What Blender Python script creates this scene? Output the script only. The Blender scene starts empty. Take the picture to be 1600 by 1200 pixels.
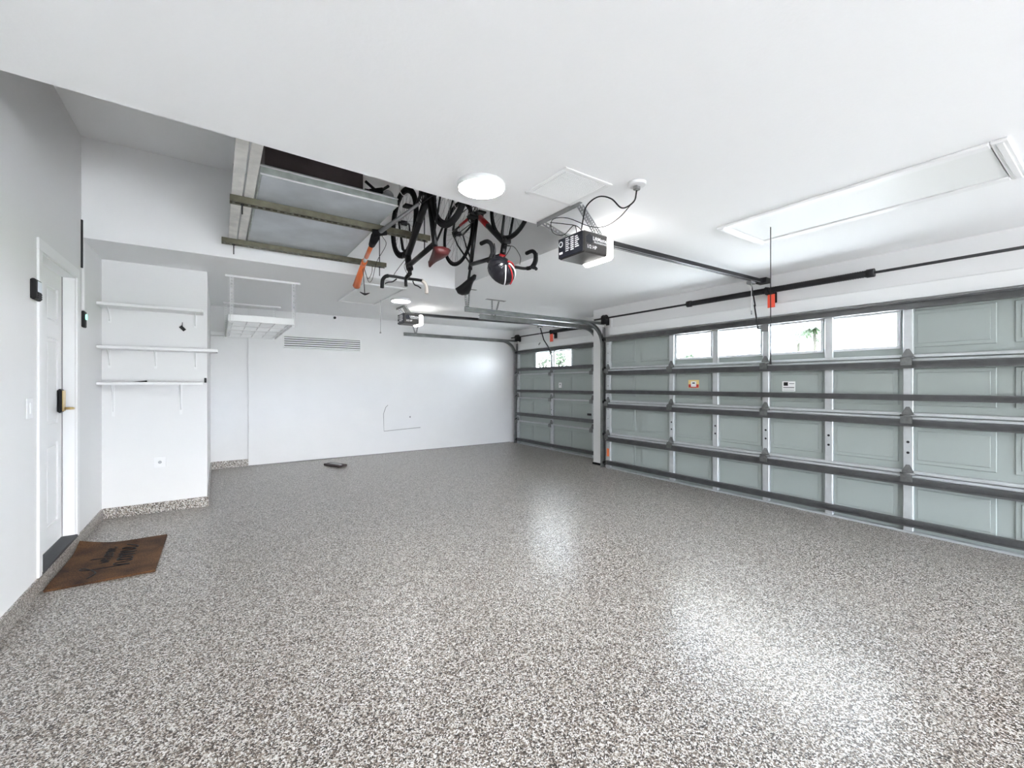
import bpy, bmesh, math, random
from mathutils import Vector, Matrix
random.seed(4)
sc = bpy.context.scene
COL = sc.collection
PI = math.pi

# ------------------------------------------------------------------ camera, world, exposure
cam_data = bpy.data.cameras.new('camera')
cam_data.sensor_width = 36.0
cam_data.lens = 672.0 / 1600.0 * 36.0
cam_data.clip_start = 0.05
cam_data.clip_end = 500
cam = bpy.data.objects.new('camera', cam_data)
COL.objects.link(cam)
cam.location = (0, 0, 1.40)
cam.rotation_euler = (PI / 2, 0, -0.60)
sc.camera = cam
sc.view_settings.view_transform = 'Standard'
sc.view_settings.look = 'None'
sc.view_settings.gamma = 1
sc.view_settings.use_curve_mapping = False
sc.view_settings.exposure = 1.26

SKY_STRENGTH = 19.0
CEIL_LAMP = 95.0
OPENER_LAMP = 6.5

world = bpy.data.worlds.new('sky')
sc.world = world
world.use_nodes = True
wn = world.node_tree
wn.nodes.clear()
wo = wn.nodes.new('ShaderNodeOutputWorld')
bg = wn.nodes.new('ShaderNodeBackground')
tc = wn.nodes.new('ShaderNodeTexCoord')
mp = wn.nodes.new('ShaderNodeMapping')
mp.inputs['Scale'].default_value = (1.5, 1.5, 6)
nz = wn.nodes.new('ShaderNodeTexNoise')
nz.inputs['Scale'].default_value = 2.0
nz.inputs['Detail'].default_value = 5
rp = wn.nodes.new('ShaderNodeValToRGB')
rp.color_ramp.elements[0].position = 0.35
rp.color_ramp.elements[0].color = (0.68, 0.80, 1.0, 1)
rp.color_ramp.elements[1].position = 0.62
rp.color_ramp.elements[1].color = (0.985, 0.985, 0.985, 1)
wn.links.new(tc.outputs['Generated'], mp.inputs['Vector'])
wn.links.new(mp.outputs[0], nz.inputs['Vector'])
wn.links.new(nz.outputs['Fac'], rp.inputs['Fac'])
wn.links.new(rp.outputs[0], bg.inputs['Color'])
bg.inputs['Strength'].default_value = SKY_STRENGTH
wn.links.new(bg.outputs[0], wo.inputs['Surface'])

# ------------------------------------------------------------------ materials
def mat(name, col, rough=0.5, metal=0.0, noise=0.0, nscale=20, bump=0.0, bscale=200, emit=None, coat=0.0, spec=0.5):
    m = bpy.data.materials.new(name)
    m.use_nodes = True
    nt = m.node_tree
    b = nt.nodes['Principled BSDF']
    b.inputs['Base Color'].default_value = (*col, 1)
    b.inputs['Roughness'].default_value = rough
    b.inputs['Metallic'].default_value = metal
    b.inputs['Coat Weight'].default_value = coat
    b.inputs['Specular IOR Level'].default_value = spec
    co = None
    if noise or bump:
        co = nt.nodes.new('ShaderNodeTexCoord')
    if noise:
        n = nt.nodes.new('ShaderNodeTexNoise')
        n.inputs['Scale'].default_value = nscale
        n.inputs['Detail'].default_value = 6
        nt.links.new(co.outputs['Object'], n.inputs['Vector'])
        r = nt.nodes.new('ShaderNodeValToRGB')
        r.color_ramp.elements[0].position = 0.3
        r.color_ramp.elements[1].position = 0.7
        lo = [max(0, c * (1 - noise)) for c in col]
        hi = [min(1, c * (1 + noise)) for c in col]
        r.color_ramp.elements[0].color = (*lo, 1)
        r.color_ramp.elements[1].color = (*hi, 1)
        nt.links.new(n.outputs['Fac'], r.inputs['Fac'])
        nt.links.new(r.outputs[0], b.inputs['Base Color'])
    if bump:
        n2 = nt.nodes.new('ShaderNodeTexNoise')
        n2.inputs['Scale'].default_value = bscale
        n2.inputs['Detail'].default_value = 3
        nt.links.new(co.outputs['Object'], n2.inputs['Vector'])
        bp = nt.nodes.new('ShaderNodeBump')
        bp.inputs['Strength'].default_value = bump
        bp.inputs['Distance'].default_value = 0.002
        nt.links.new(n2.outputs['Fac'], bp.inputs['Height'])
        nt.links.new(bp.outputs[0], b.inputs['Normal'])
    if emit:
        b.inputs['Emission Color'].default_value = (*emit[0], 1)
        b.inputs['Emission Strength'].default_value = emit[1]
    return m

M = {}
M['wall'] = mat('wall_paint', (0.81, 0.81, 0.81), 0.55, bump=0.12, bscale=60, spec=0.4)
M['wall_back'] = mat('back_wall_paint', (0.77, 0.77, 0.775), 0.34, bump=0.10, bscale=12, noise=0.012, nscale=3, spec=0.5)
M['ceiling'] = mat('ceiling_paint', (0.93, 0.935, 0.94), 0.8, bump=0.35, bscale=45, spec=0.2)
M['trim'] = mat('white_trim_paint', (0.87, 0.875, 0.875), 0.4)
M['panel_white'] = mat('hatch_paint', (0.84, 0.85, 0.84), 0.5)
M['door_skin'] = mat('door_skin_paint', (0.33, 0.37, 0.355), 0.5, bump=0.08, bscale=120)
M['stile'] = mat('galvanised_stile', (0.52, 0.545, 0.555), 0.38, metal=0.35, noise=0.05, nscale=15)
M['strut'] = mat('galvanised_strut', (0.11, 0.112, 0.115), 0.38, metal=0.5, noise=0.15, nscale=10)
M['galv'] = mat('galvanised_steel', (0.30, 0.305, 0.31), 0.35, metal=0.7, noise=0.12, nscale=14)
M['hinge'] = mat('hinge_steel', (0.16, 0.165, 0.165), 0.4, metal=0.5, noise=0.2, nscale=30)
M['track'] = mat('track_steel', (0.22, 0.23, 0.225), 0.38, metal=0.6, noise=0.2, nscale=8)
M['dark_metal'] = mat('dark_steel', (0.016, 0.016, 0.018), 0.5, metal=0.3)
M['black'] = mat('black_plastic', (0.007, 0.007, 0.008), 0.5, spec=0.3)
M['rubber'] = mat('black_rubber', (0.010, 0.010, 0.011), 0.8, spec=0.2)
M['frame_black'] = mat('black_bike_paint', (0.006, 0.006, 0.007), 0.35, spec=0.35)
M['red'] = mat('red_paint', (0.36, 0.012, 0.015), 0.35)
M['saddle_red'] = mat('maroon_leather', (0.06, 0.006, 0.006), 0.5)
M['orange'] = mat('orange_paint', (0.85, 0.20, 0.06), 0.4)
M['tag_orange'] = mat('orange_tag', (0.90, 0.10, 0.05), 0.5)
M['white_plastic'] = mat('white_plastic', (0.85, 0.85, 0.86), 0.35)
M['cream'] = mat('cream_tape', (0.62, 0.56, 0.50), 0.6)
M['brass'] = mat('brass', (0.62, 0.47, 0.22), 0.3, metal=0.6)
M['olive'] = mat('olive_steel', (0.125, 0.118, 0.08), 0.45, metal=0.4, noise=0.25, nscale=18)
M['tray'] = mat('zinc_sheet', (0.50, 0.53, 0.56), 0.42, metal=0.35, noise=0.16, nscale=3.0)
M['tray_rim'] = mat('zinc_rim', (0.48, 0.53, 0.50), 0.3, metal=0.4, noise=0.2, nscale=12)
M['brown'] = mat('dark_brown_board', (0.045, 0.032, 0.032), 0.55, noise=0.3, nscale=5)
M['plank'] = mat('stained_white_plank', (0.72, 0.71, 0.68), 0.6, noise=0.16, nscale=9)
M['threshold'] = mat('threshold_strip', (0.018, 0.020, 0.026), 0.6, noise=0.4, nscale=150)
M['opener'] = mat('opener_grey', (0.045, 0.043, 0.040), 0.4, noise=0.15, nscale=60)
M['opener_black'] = mat('opener_black', (0.012, 0.013, 0.02), 0.4)
M['print_white'] = mat('white_print', (0.85, 0.85, 0.85), 0.5)
M['lamp'] = mat('lamp_diffuser', (0.9, 0.9, 0.9), 0.4, emit=((0.97, 0.985, 1.0), CEIL_LAMP))
M['lamp_dim'] = mat('lamp_diffuser_dim', (0.9, 0.9, 0.9), 0.4, emit=((0.97, 0.985, 1.0), 24.0))
M['lens'] = mat('opener_lens', (0.9, 0.9, 0.88), 0.4, emit=((1.0, 0.98, 0.94), OPENER_LAMP))
M['sticker_yellow'] = mat('sticker_yellow', (0.80, 0.62, 0.25), 0.5)
M['sticker_red'] = mat('sticker_red', (0.50, 0.03, 0.03), 0.5)
M['green_led'] = mat('green_led', (0.35, 0.75, 0.6), 0.4, emit=((0.35, 0.9, 0.65), 0.6))
M['screen'] = mat('pale_screen', (0.75, 0.8, 0.85), 0.3)
M['helmet'] = mat('helmet_shell', (0.006, 0.006, 0.009), 0.3, coat=0.2)
M['concrete'] = mat('driveway_concrete', (0.55, 0.54, 0.51), 0.8, noise=0.1, nscale=2)
M['grass'] = mat('lawn_grass', (0.12, 0.22, 0.06), 0.9, noise=0.3, nscale=3)
M['leaf'] = mat('leaf_green', (0.018, 0.032, 0.012), 0.6, noise=0.4, nscale=1)
M['bark'] = mat('bark', (0.03, 0.026, 0.02), 0.9, noise=0.3, nscale=6)
M['dark_line'] = mat('dark_joint', (0.28, 0.28, 0.28), 0.8)
M['slat_gap'] = mat('vent_dark', (0.10, 0.105, 0.105), 0.8)
M['sash'] = mat('window_sash', (0.74, 0.76, 0.78), 0.45)

def glass_mat():
    m = bpy.data.materials.new('window_glass')
    m.use_nodes = True
    nt = m.node_tree
    nt.nodes.clear()
    o = nt.nodes.new('ShaderNodeOutputMaterial')
    mx = nt.nodes.new('ShaderNodeMixShader')
    t = nt.nodes.new('ShaderNodeBsdfTransparent')
    t.inputs[0].default_value = (0.95, 0.97, 0.97, 1)
    g = nt.nodes.new('ShaderNodeBsdfGlossy')
    g.inputs['Roughness'].default_value = 0.02
    mx.inputs[0].default_value = 0.06
    nt.links.new(t.outputs[0], mx.inputs[1])
    nt.links.new(g.outputs[0], mx.inputs[2])
    nt.links.new(mx.outputs[0], o.inputs[0])
    return m
M['glass'] = glass_mat()

def flake_mat(name, rough):
    m = bpy.data.materials.new(name)
    m.use_nodes = True
    nt = m.node_tree
    b = nt.nodes['Principled BSDF']
    co = nt.nodes.new('ShaderNodeTexCoord')
    # warp so that chips have ragged outlines
    n = nt.nodes.new('ShaderNodeTexNoise')
    n.inputs['Scale'].default_value = 120
    n.inputs['Detail'].default_value = 2
    nt.links.new(co.outputs['Object'], n.inputs['Vector'])
    mixv = nt.nodes.new('ShaderNodeMixRGB')
    mixv.blend_type = 'LINEAR_LIGHT'
    mixv.inputs[0].default_value = 0.006
    nt.links.new(co.outputs['Object'], mixv.inputs[1])
    nt.links.new(n.outputs['Color'], mixv.inputs[2])
    v = nt.nodes.new('ShaderNodeTexVoronoi')
    v.inputs['Scale'].default_value = 185
    nt.links.new(mixv.outputs[0], v.inputs['Vector'])
    sep = nt.nodes.new('ShaderNodeSeparateColor')
    nt.links.new(v.outputs['Color'], sep.inputs[0])
    r = nt.nodes.new('ShaderNodeValToRGB')
    r.color_ramp.interpolation = 'CONSTANT'
    stops = [(0.0, (0.020, 0.015, 0.012)), (0.20, (0.088, 0.066, 0.052)), (0.38, (0.215, 0.175, 0.142)),
             (0.54, (0.36, 0.315, 0.27)), (0.66, (0.57, 0.545, 0.51)), (0.85, (0.72, 0.71, 0.69))]
    el = r.color_ramp.elements
    el[0].position, el[0].color = stops[0][0], (*stops[0][1], 1)
    el[1].position, el[1].color = stops[1][0], (*stops[1][1], 1)
    for p, c in stops[2:]:
        e = el.new(p)
        e.color = (*c, 1)
    nt.links.new(sep.outputs[0], r.inputs['Fac'])
    nt.links.new(r.outputs[0], b.inputs['Base Color'])
    b.inputs['Roughness'].default_value = rough
    b.inputs['Specular IOR Level'].default_value = 0.42
    bp = nt.nodes.new('ShaderNodeBump')
    bp.inputs['Strength'].default_value = 0.25
    bp.inputs['Distance'].default_value = 0.001
    nt.links.new(sep.outputs[1], bp.inputs['Height'])
    nt.links.new(bp.outputs[0], b.inputs['Normal'])
    return m
M['flake'] = flake_mat('epoxy_flake', 0.29)

def coir_mat():
    m = bpy.data.materials.new('coir')
    m.use_nodes = True
    nt = m.node_tree
    b = nt.nodes['Principled BSDF']
    co = nt.nodes.new('ShaderNodeTexCoord')
    n = nt.nodes.new('ShaderNodeTexNoise')
    n.inputs['Scale'].default_value = 140
    n2 = nt.nodes.new('ShaderNodeTexNoise')
    n2.inputs['Scale'].default_value = 5
    nt.links.new(co.outputs['Object'], n.inputs['Vector'])
    nt.links.new(co.outputs['Object'], n2.inputs['Vector'])
    a = nt.nodes.new('ShaderNodeMath')
    a.operation = 'MULTIPLY'
    nt.links.new(n.outputs['Fac'], a.inputs[0])
    nt.links.new(n2.outputs['Fac'], a.inputs[1])
    r = nt.nodes.new('ShaderNodeValToRGB')
    r.color_ramp.elements[0].position = 0.12
    r.color_ramp.elements[0].color = (0.022, 0.008, 0.004, 1)
    r.color_ramp.elements[1].position = 0.40
    r.color_ramp.elements[1].color = (0.17, 0.078, 0.030, 1)
    nt.links.new(a.outputs[0], r.inputs['Fac'])
    nt.links.new(r.outputs[0], b.inputs['Base Color'])
    b.inputs['Roughness'].default_value = 0.95
    bp = nt.nodes.new('ShaderNodeBump')
    bp.inputs['Strength'].default_value = 0.6
    bp.inputs['Distance'].default_value = 0.004
    nt.links.new(n.outputs['Fac'], bp.inputs['Height'])
    nt.links.new(bp.outputs[0], b.inputs['Normal'])
    return m
M['coir'] = coir_mat()

# ------------------------------------------------------------------ mesh helpers (all in world coordinates)
class MB:
    def __init__(s):
        s.v, s.f, s.smooth = [], [], []
    def add(s, vs, fs, smooth=False):
        o = len(s.v)
        s.v += [Vector(p) for p in vs]
        s.f += [tuple(i + o for i in f) for f in fs]
        s.smooth += [smooth] * len(fs)
        return s
    def box(s, x0, x1, y0, y1, z0, z1):
        x0, x1 = min(x0, x1), max(x0, x1)
        y0, y1 = min(y0, y1), max(y0, y1)
        z0, z1 = min(z0, z1), max(z0, z1)
        vs = [(x0, y0, z0), (x1, y0, z0), (x1, y1, z0), (x0, y1, z0), (x0, y0, z1), (x1, y0, z1), (x1, y1, z1), (x0, y1, z1)]
        return s.add(vs, [(0, 3, 2, 1), (4, 5, 6, 7), (0, 1, 5, 4), (1, 2, 6, 5), (2, 3, 7, 6), (3, 0, 4, 7)])
    def cbox(s, x0, x1, y0, y1, z0, z1, b=0.004):
        """box with all edges chamfered"""
        x0, x1 = min(x0, x1), max(x0, x1)
        y0, y1 = min(y0, y1), max(y0, y1)
        z0, z1 = min(z0, z1), max(z0, z1)
        bm = bmesh.new()
        r = bmesh.ops.create_cube(bm, size=1)
        for v in bm.verts:
            v.co = Vector((x0 if v.co.x < 0 else x1, y0 if v.co.y < 0 else y1, z0 if v.co.z < 0 else z1))
        b = min(b, (x1 - x0) * .45, (y1 - y0) * .45, (z1 - z0) * .45)
        bmesh.ops.bevel(bm, geom=list(bm.edges), offset=b, segments=1, profile=0.5, affect='EDGES')
        bm.verts.index_update()
        s.add([v.co.copy() for v in bm.verts], [tuple(v.index for v in f.verts) for f in bm.faces])
        bm.free()
        return s
    def prism(s, poly, axis, a, b):
        """poly: 2D points in the plane across `axis`; X: (y,z)  Y: (x,z)  Z: (x,y)"""
        def P(p, t):
            if axis == 'X': return (t, p[0], p[1])
            if axis == 'Y': return (p[0], t, p[1])
            return (p[0], p[1], t)
        n = len(poly)
        vs = [P(p, a) for p in poly] + [P(p, b) for p in poly]
        fs = [tuple(range(n))[::-1], tuple(range(n, 2 * n))]
        fs += [(i, (i + 1) % n, (i + 1) % n + n, i + n) for i in range(n)]
        return s.add(vs, fs)
    def tube(s, pts, r, n=8, closed=False, caps=True):
        pts = [Vector(p) for p in pts]
        m = len(pts)
        rr = r if isinstance(r, (list, tuple)) else [r] * m
        T = []
        for i in range(m):
            if closed: t = pts[(i + 1) % m] - pts[i - 1]
            else: t = pts[min(i + 1, m - 1)] - pts[max(i - 1, 0)]
            T.append(t.normalized() if t.length > 1e-9 else Vector((0, 0, 1)))
        up = Vector((0, 0, 1)) if abs(T[0].z) < 0.9 else Vector((1, 0, 0))
        u = T[0].cross(up).normalized()
        vs, fs = [], []
        for i in range(m):
            u = (u - T[i] * u.dot(T[i])).normalized()
            w = T[i].cross(u)
            for k in range(n):
                a = 2 * PI * k / n
                vs.append(pts[i] + (u * math.cos(a) + w * math.sin(a)) * rr[i])
        last = m if closed else m - 1
        for i in range(last):
            j = (i + 1) % m
            for k in range(n):
                k2 = (k + 1) % n
                fs.append((i * n + k, i * n + k2, j * n + k2, j * n + k))
        s.add(vs, fs, True)
        if caps and not closed:
            o = len(s.v) - len(vs)
            s.f.append(tuple(o + k for k in range(n))[::-1]); s.smooth.append(False)
            s.f.append(tuple(o + (m - 1) * n + k for k in range(n))); s.smooth.append(False)
        return s
    def disc(s, c, axis, r, h, n=24, b=0.0):
        """cylinder from c along axis by h"""
        c = Vector(c); ax = Vector(axis).normalized()
        if b:
            return s.tube([c, c + ax * h * 0.999, c + ax * h], [r, r, r - b], n)
        return s.tube([c, c + ax * h], r, n)
    def ring(s, c, normal, R, r, n=40, k=8, sq=None):
        c = Vector(c); nn = Vector(normal).normalized()
        u = nn.orthogonal().normalized(); w = nn.cross(u)
        return s.tube([c + (u * math.cos(2 * PI * i / n) + w * math.sin(2 * PI * i / n)) * R for i in range(n)], r, k, closed=True)
    def sweepY(s, path, wy, wn):
        """rectangular bar along a path in an XZ plane; wy half width along Y, wn half width across"""
        pts = [Vector(p) for p in path]
        m = len(pts); vs = []; Y = Vector((0, 1, 0))
        for i in range(m):
            t = (pts[min(i + 1, m - 1)] - pts[max(i - 1, 0)]).normalized()
            nrm = t.cross(Y)
            for a, b in ((-1, -1), (1, -1), (1, 1), (-1, 1)):
                vs.append(pts[i] + Y * wy * a + nrm * wn * b)
        fs = [(0, 1, 2, 3), tuple(4 * (m - 1) + k for k in (3, 2, 1, 0))]
        for i in range(m - 1):
            for k in range(4):
                k2 = (k + 1) % 4
                fs.append((4 * i + k, 4 * (i + 1) + k, 4 * (i + 1) + k2, 4 * i + k2))
        return s.add(vs, fs)
    def bar(s, p0, p1, w, h, up=(0, 0, 1)):
        """straight rectangular bar between two points"""
        p0, p1 = Vector(p0), Vector(p1)
        t = (p1 - p0).normalized()
        up = Vector(up)
        if abs(t.dot(up)) > 0.99: up = Vector((1, 0, 0))
        a = t.cross(up).normalized(); b = a.cross(t)
        vs = []
        for p in (p0, p1):
            for i, j in ((-1, -1), (1, -1), (1, 1), (-1, 1)):
                vs.append(p + a * w / 2 * i + b * h / 2 * j)
        return s.add(vs, [(0, 1, 2, 3), (7, 6, 5, 4), (0, 4, 5, 1), (1, 5, 6, 2), (2, 6, 7, 3), (3, 7, 4, 0)])
    def perforated(s, p0, p1, w, up, pitch=0.03):
        """flat strap with a row of open holes: two edges and rungs"""
        p0, p1 = Vector(p0), Vector(p1)
        t = (p1 - p0).normalized(); L = (p1 - p0).length
        side = t.cross(Vector(up)).normalized()
        e = w * 0.3
        for q in (-1, 1):
            o = side * (w / 2 - e / 2) * q
            s.bar(p0 + o, p1 + o, e, 0.003, side.cross(t))
        n = max(2, int(L / pitch))
        for i in range(n + 1):
            c = p0 + t * L * i / n
            s.bar(c - t * pitch * .22, c + t * pitch * .22, w * .9, 0.003, side.cross(t))
        return s
    def build(s, name, m, parent=None):
        me = bpy.data.meshes.new(name)
        org = Vector(parent['_org']) if parent is not None and '_org' in parent else Vector((0, 0, 0))
        me.from_pydata([v - org for v in s.v], [], s.f)
        me.polygons.foreach_set('use_smooth', s.smooth)
        bm = bmesh.new(); bm.from_mesh(me)
        bmesh.ops.recalc_face_normals(bm, faces=bm.faces)
        bm.to_mesh(me); bm.free()
        me.materials.append(M[m] if isinstance(m, str) else m)
        o = bpy.data.objects.new(name, me)
        COL.objects.link(o)
        if parent is not None:
            o.parent = parent
            o['_org'] = tuple(org)
        return o

ALL_ROOTS = []
def tag(o, label, cat, group=None, kind=None):
    o['label'] = label; o['category'] = cat
    if group: o['group'] = group
    if kind: o['kind'] = kind
    return o
def thing(name, loc, label, cat, group=None):
    o = bpy.data.objects.new(name, None)
    COL.objects.link(o)
    o.empty_display_size = 0.1
    o.location = loc
    o['_org'] = tuple(loc)
    return tag(o, label, cat, group)
def struct(name, mb, m, parent=None):
    o = mb.build(name, m, parent)
    if parent is None: o['kind'] = 'structure'
    return o
def solo(name, mb, m, label, cat, group=None, kind=None):
    """a thing made of one mesh"""
    return tag(mb.build(name, m), label, cat, group, kind)

_txt = {}
def text_mb(txt, size, fn, ext=0.0):
    """lettering as mesh; fn maps (u, v, n) of the flat text to world"""
    cu = bpy.data.curves.new('lettering', 'FONT')
    cu.body = txt; cu.size = size; cu.align_x = 'CENTER'; cu.align_y = 'CENTER'
    cu.offset = size * 0.02
    ob = bpy.data.objects.new('lettering_tmp', cu)
    COL.objects.link(ob)
    dg = bpy.context.evaluated_depsgraph_get()
    me = bpy.data.meshes.new_from_object(ob.evaluated_get(dg))
    mb = MB()
    mb.add([fn(v.co.x, v.co.y, 0.0) for v in me.vertices], [tuple(p.vertices) for p in me.polygons])
    bpy.data.objects.remove(ob); bpy.data.curves.remove(cu); bpy.data.meshes.remove(me)
    return mb

# ------------------------------------------------------------------ dimensions
H = 2.69          # main ceiling
HR = 3.58         # ceiling of the raised recess
XL = -0.99        # left wall
XD = 5.44         # wall with the large garage door
XS = 5.93         # wall with the small garage door
YB = 8.58         # back wall
YSH = 6.06        # wall that carries the shelves
YREAR = -5.6      # wall behind the camera
RX1, RY1 = 2.66, 5.26          # recess right and far edges
RYA, RYB_ = 2.635, 2.775       # recess near edge at left wall / at right corner
YP = 5.42         # far end of the pier between the doors
D2Y0, D2Y1 = 0.0, 5.04         # large door
D3Y0, D3Y1 = 5.77, 8.33        # small door

# ------------------------------------------------------------------ shell
struct('floor', MB().prism([(XL - .1, YREAR), (XD + .05, YREAR), (XD + .05, YP), (XS + .05, YP), (XS + .05, YB + .1), (XL - .1, YB + .1)], 'Z', -0.05, 0.0), 'flake')
# ceiling: four slabs around the recess
c = MB()
c.prism([(XL - .15, YREAR - .1), (XD + .15, YREAR - .1), (XD + .15, RYB_ + (RYB_ - RYA) / (RX1 - XL) * (XD - RX1 + .15)), (RX1, RYB_), (XL - .15, RYA - .005)], 'Z', H, H + .06)
c.prism([(RX1, RYB_), (XD + .15, RYB_ + (RYB_ - RYA) / (RX1 - XL) * (XD - RX1 + .15)), (XS + .15, 2.9), (XS + .15, YB + .15), (RX1, YB + .15)], 'Z', H, H + .06)
c.prism([(XL - .15, RY1), (RX1, RY1), (RX1, YB + .15), (XL - .15, YB + .15)], 'Z', H, H + .06)
struct('ceiling', c, 'ceiling')
struct('ceiling', MB().box(XL - .1, RX1 + .1, RYA - .1, RY1 + .1, HR, HR + .05), 'ceiling')
# recess walls
r_ = MB()
r_.box(XL - .1, RX1 + .05, RY1, RY1 + .06, H + .06, HR)
struct('wall_recess_far', r_, 'ceiling')
struct('wall_recess_right', MB().box(RX1, RX1 + .06, RYB_ - .05, RY1 + .06, H + .06, HR), 'ceiling')
struct('wall_recess_near', MB().prism([(XL - .1, RYA - .06), (RX1 + .06, RYB_ - .06), (RX1 + .06, RYB_), (XL - .1, RYA)], 'Z', H + .06, HR), 'ceiling')

# left wall with entry door opening
DY0, DY1, DZ0, DZ1 = 4.187, 5.07, 0.116, 2.30
w = MB()
w.box(XL - .12, XL, YREAR, DY0, 0, HR)
w.box(XL - .12, XL, DY1, YSH + .1, 0, HR)
w.box(XL - .12, XL, DY0, DY1, DZ1, HR)
w.box(XL - .12, XL, DY0, DY1, 0, DZ0 - .01)
struct('wall_left', w, 'wall')
struct('wall_shelf', MB().box(XL - .12, -0.10, YSH, YB + .1, 0, H), 'wall')
w = MB()
w.box(0.43, XS + .1, YB, YB + .12, 0, H)
w.box(-0.2, 0.43, YB + .03, YB + .12, 0, H)
struct('wall_back', w, 'wall_back')
# unseen opening added behind the camera, kept low so bounced daylight fills the ceiling
w = MB()
w.box(XL - .12, -.50, YREAR - .1, YREAR, 0, H)
w.box(4.90, XD + .15, YREAR - .1, YREAR, 0, H)
w.box(-.50, 4.90, YREAR - .1, YREAR, 1.12, H)
struct('wall_rear', w, 'wall')
struct('forecourt', MB().box(-30, 30, -40, YREAR - .1, -.12, -.02), 'concrete')
# wall with the large door (opening slightly smaller than the door, as real ones are)
w = MB()
OZ = 2.13
w.box(XD, XD + .15, D2Y0 + .05, D2Y1 - .05, OZ, H)
w.box(XD, XD + .15, YREAR, D2Y0 + .05, 0, H)
w.box(XD, XD + .15, D2Y1 - .05, YP, 0, H)
struct('wall_right', w, 'wall')
w = MB()
w.box(XD + .1501, XS + .15, YP - .1, YP, 0, H)
w.box(XS, XS + .15, YP, D3Y0 + .04, 0, H)
w.box(XS, XS + .15, D3Y1 - .04, YB + .1, 0, H)
w.box(XS, XS + .15, D3Y0 + .04, D3Y1 - .04, OZ, H)
struct('wall_small_door', w, 'wall')
# header boards over the doors
struct('trim_1', MB().cbox(XD - .03, XD, .02, 5.02, 2.205, 2.345, .004), 'trim')
struct('trim_2', MB().cbox(XD - .018, XD, 4.985, 5.03, 2.346, 2.55, .004), 'trim')
struct('trim_3', MB().cbox(XS - .03, XS, D3Y0 + .02, D3Y1 - .04, 2.20, 2.34, .004), 'trim')
# epoxy upstands along the foot of the walls
b = MB()
b.box(XL, XL + .014, YREAR, YSH - .014, 0, .11)
struct('baseboard_left', b, 'flake')
struct('baseboard_shelf', MB().box(XL + .014, -0.10, YSH - .014, YSH, 0, .11), 'flake')
struct('baseboard_shelf_side', MB().box(-0.10, -0.086, YSH - .014, YB + .03, 0, .11), 'flake')
struct('baseboard_alcove', MB().box(-0.086, 0.43, YB + .005, YB + .03, 0, .12), 'flake')
# foot of the main back wall and the outline of a patched access opening
struct('trim_4', MB().box(0.43, XS - .12, YB - .003, YB, 0.0, .012), 'dark_line')
pt = MB()
pt.tube([(2.835, YB, .975), (2.79, YB, .93), (2.745, YB, .80), (2.755, YB, .452), (3.53, YB, .485)], .006, 6)
struct('trim_5', pt, 'dark_line')
struct('trim_6', MB().tube([(3.30, YB, .735), (3.30, YB, .70)], .012, 6), 'dark_line')
struct('trim_7', MB().cbox(-0.10, 0.12, YB - .012, YB + .035, 2.20, 2.26, .006), 'trim')

struct('trim_8', MB().cbox(XD - .03, XD + .0, YP - .24, YP, 0, .035, .004), 'rubber')
# driveway, lawn
struct('driveway', MB().box(XS + .16, 30, -5.7, 16, -.12, -.04), 'concrete')
g = solo('lawn', MB().add([(30, -60, -.1), (140, -60, -.1), (140, 120, -.1), (30, 120, -.1)], [(0, 1, 2, 3)]), 'grass', 'green lawn beyond the driveway outside', 'lawn')
g['kind'] = 'structure'
del g['category']; del g['label']

# ------------------------------------------------------------------ entry door (door_1)
def strip_root(name, loc):
    o = bpy.data.objects.new(name, None)
    COL.objects.link(o); o.location = loc; o['_org'] = tuple(loc); o['kind'] = 'structure'
    return o
d1 = strip_root('door_1', (XL - .08, (DY0 + DY1) / 2, DZ0))
XF = XL - .078       # leaf face
# leaf is a frame of stiles and rails around six recessed panels
ly0, ly1, lz0, lz1 = DY0 + .012, DY1 - .012, DZ0 + .022, DZ1 - .015
lw = ly1 - ly0
st = .11
mid = (ly0 + ly1) / 2
ycols = [(ly0 + st, mid - .05), (mid + .05, ly1 - st)]
zrows = [(lz0 + .17, lz0 + .80), (lz0 + .95, lz0 + 1.62), (lz0 + 1.74, lz1 - .13)]
leaf = MB()
leaf.box(XF - .035, XF - .012, ly0, ly1, lz0, lz1)
leaf.box(XF - .012, XF, ly0, ly0 + st, lz0, lz1)
leaf.box(XF - .012, XF, ly1 - st, ly1, lz0, lz1)
leaf.box(XF - .012, XF, mid - .05, mid + .05, lz0, lz1)
zz = [lz0] + [v for r in zrows for v in r] + [lz1]
for i in range(0, len(zz), 2):
    for (a, b_) in ycols:
        leaf.box(XF - .012, XF, a, b_, zz[i], zz[i + 1])
leafo = leaf.build('leaf', 'trim', d1)
for (a, b_) in ycols:
    for (z0, z1) in zrows:
        MB().cbox(XF - .013, XF - .003, a + .025, b_ - .025, z0 + .025, z1 - .025, .009).build('panel', 'trim', leafo)
jm = MB()
jm.box(XL - .118, XL - .001, DY0 - .001, DY0 + .010, DZ0, DZ1)
jm.box(XL - .118, XL - .001, DY1 - .010, DY1 + .001, DZ0, DZ1)
jm.box(XL - .118, XL - .001, DY0, DY1, DZ1 - .012, DZ1 + .001)
jm.build('jamb', 'trim', d1)
cs = MB()
cs.cbox(XL, XL + .014, DY0 - .065, DY0 + .004, .112, DZ1 - .004, .003)
cs.cbox(XL, XL + .014, DY1 - .004, DY1 + .065, .112, DZ1 - .004, .003)
cs.cbox(XL, XL + .014, DY0 - .065, DY1 + .065, DZ1 - .004, DZ1 + .075, .003)
cs.build('casing', 'trim', d1)
MB().box(XF - .001, XF + .004, DY1 - .024, DY1 - .010, DZ0, DZ1 - .012).build('weather_strip', 'dark_line', d1)
MB().cbox(XF - .02, XL + .016, DY0 - .01, DY1 + .0, DZ0 - .008, DZ0 + .018, .005).build('threshold', 'threshold', d1)
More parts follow.
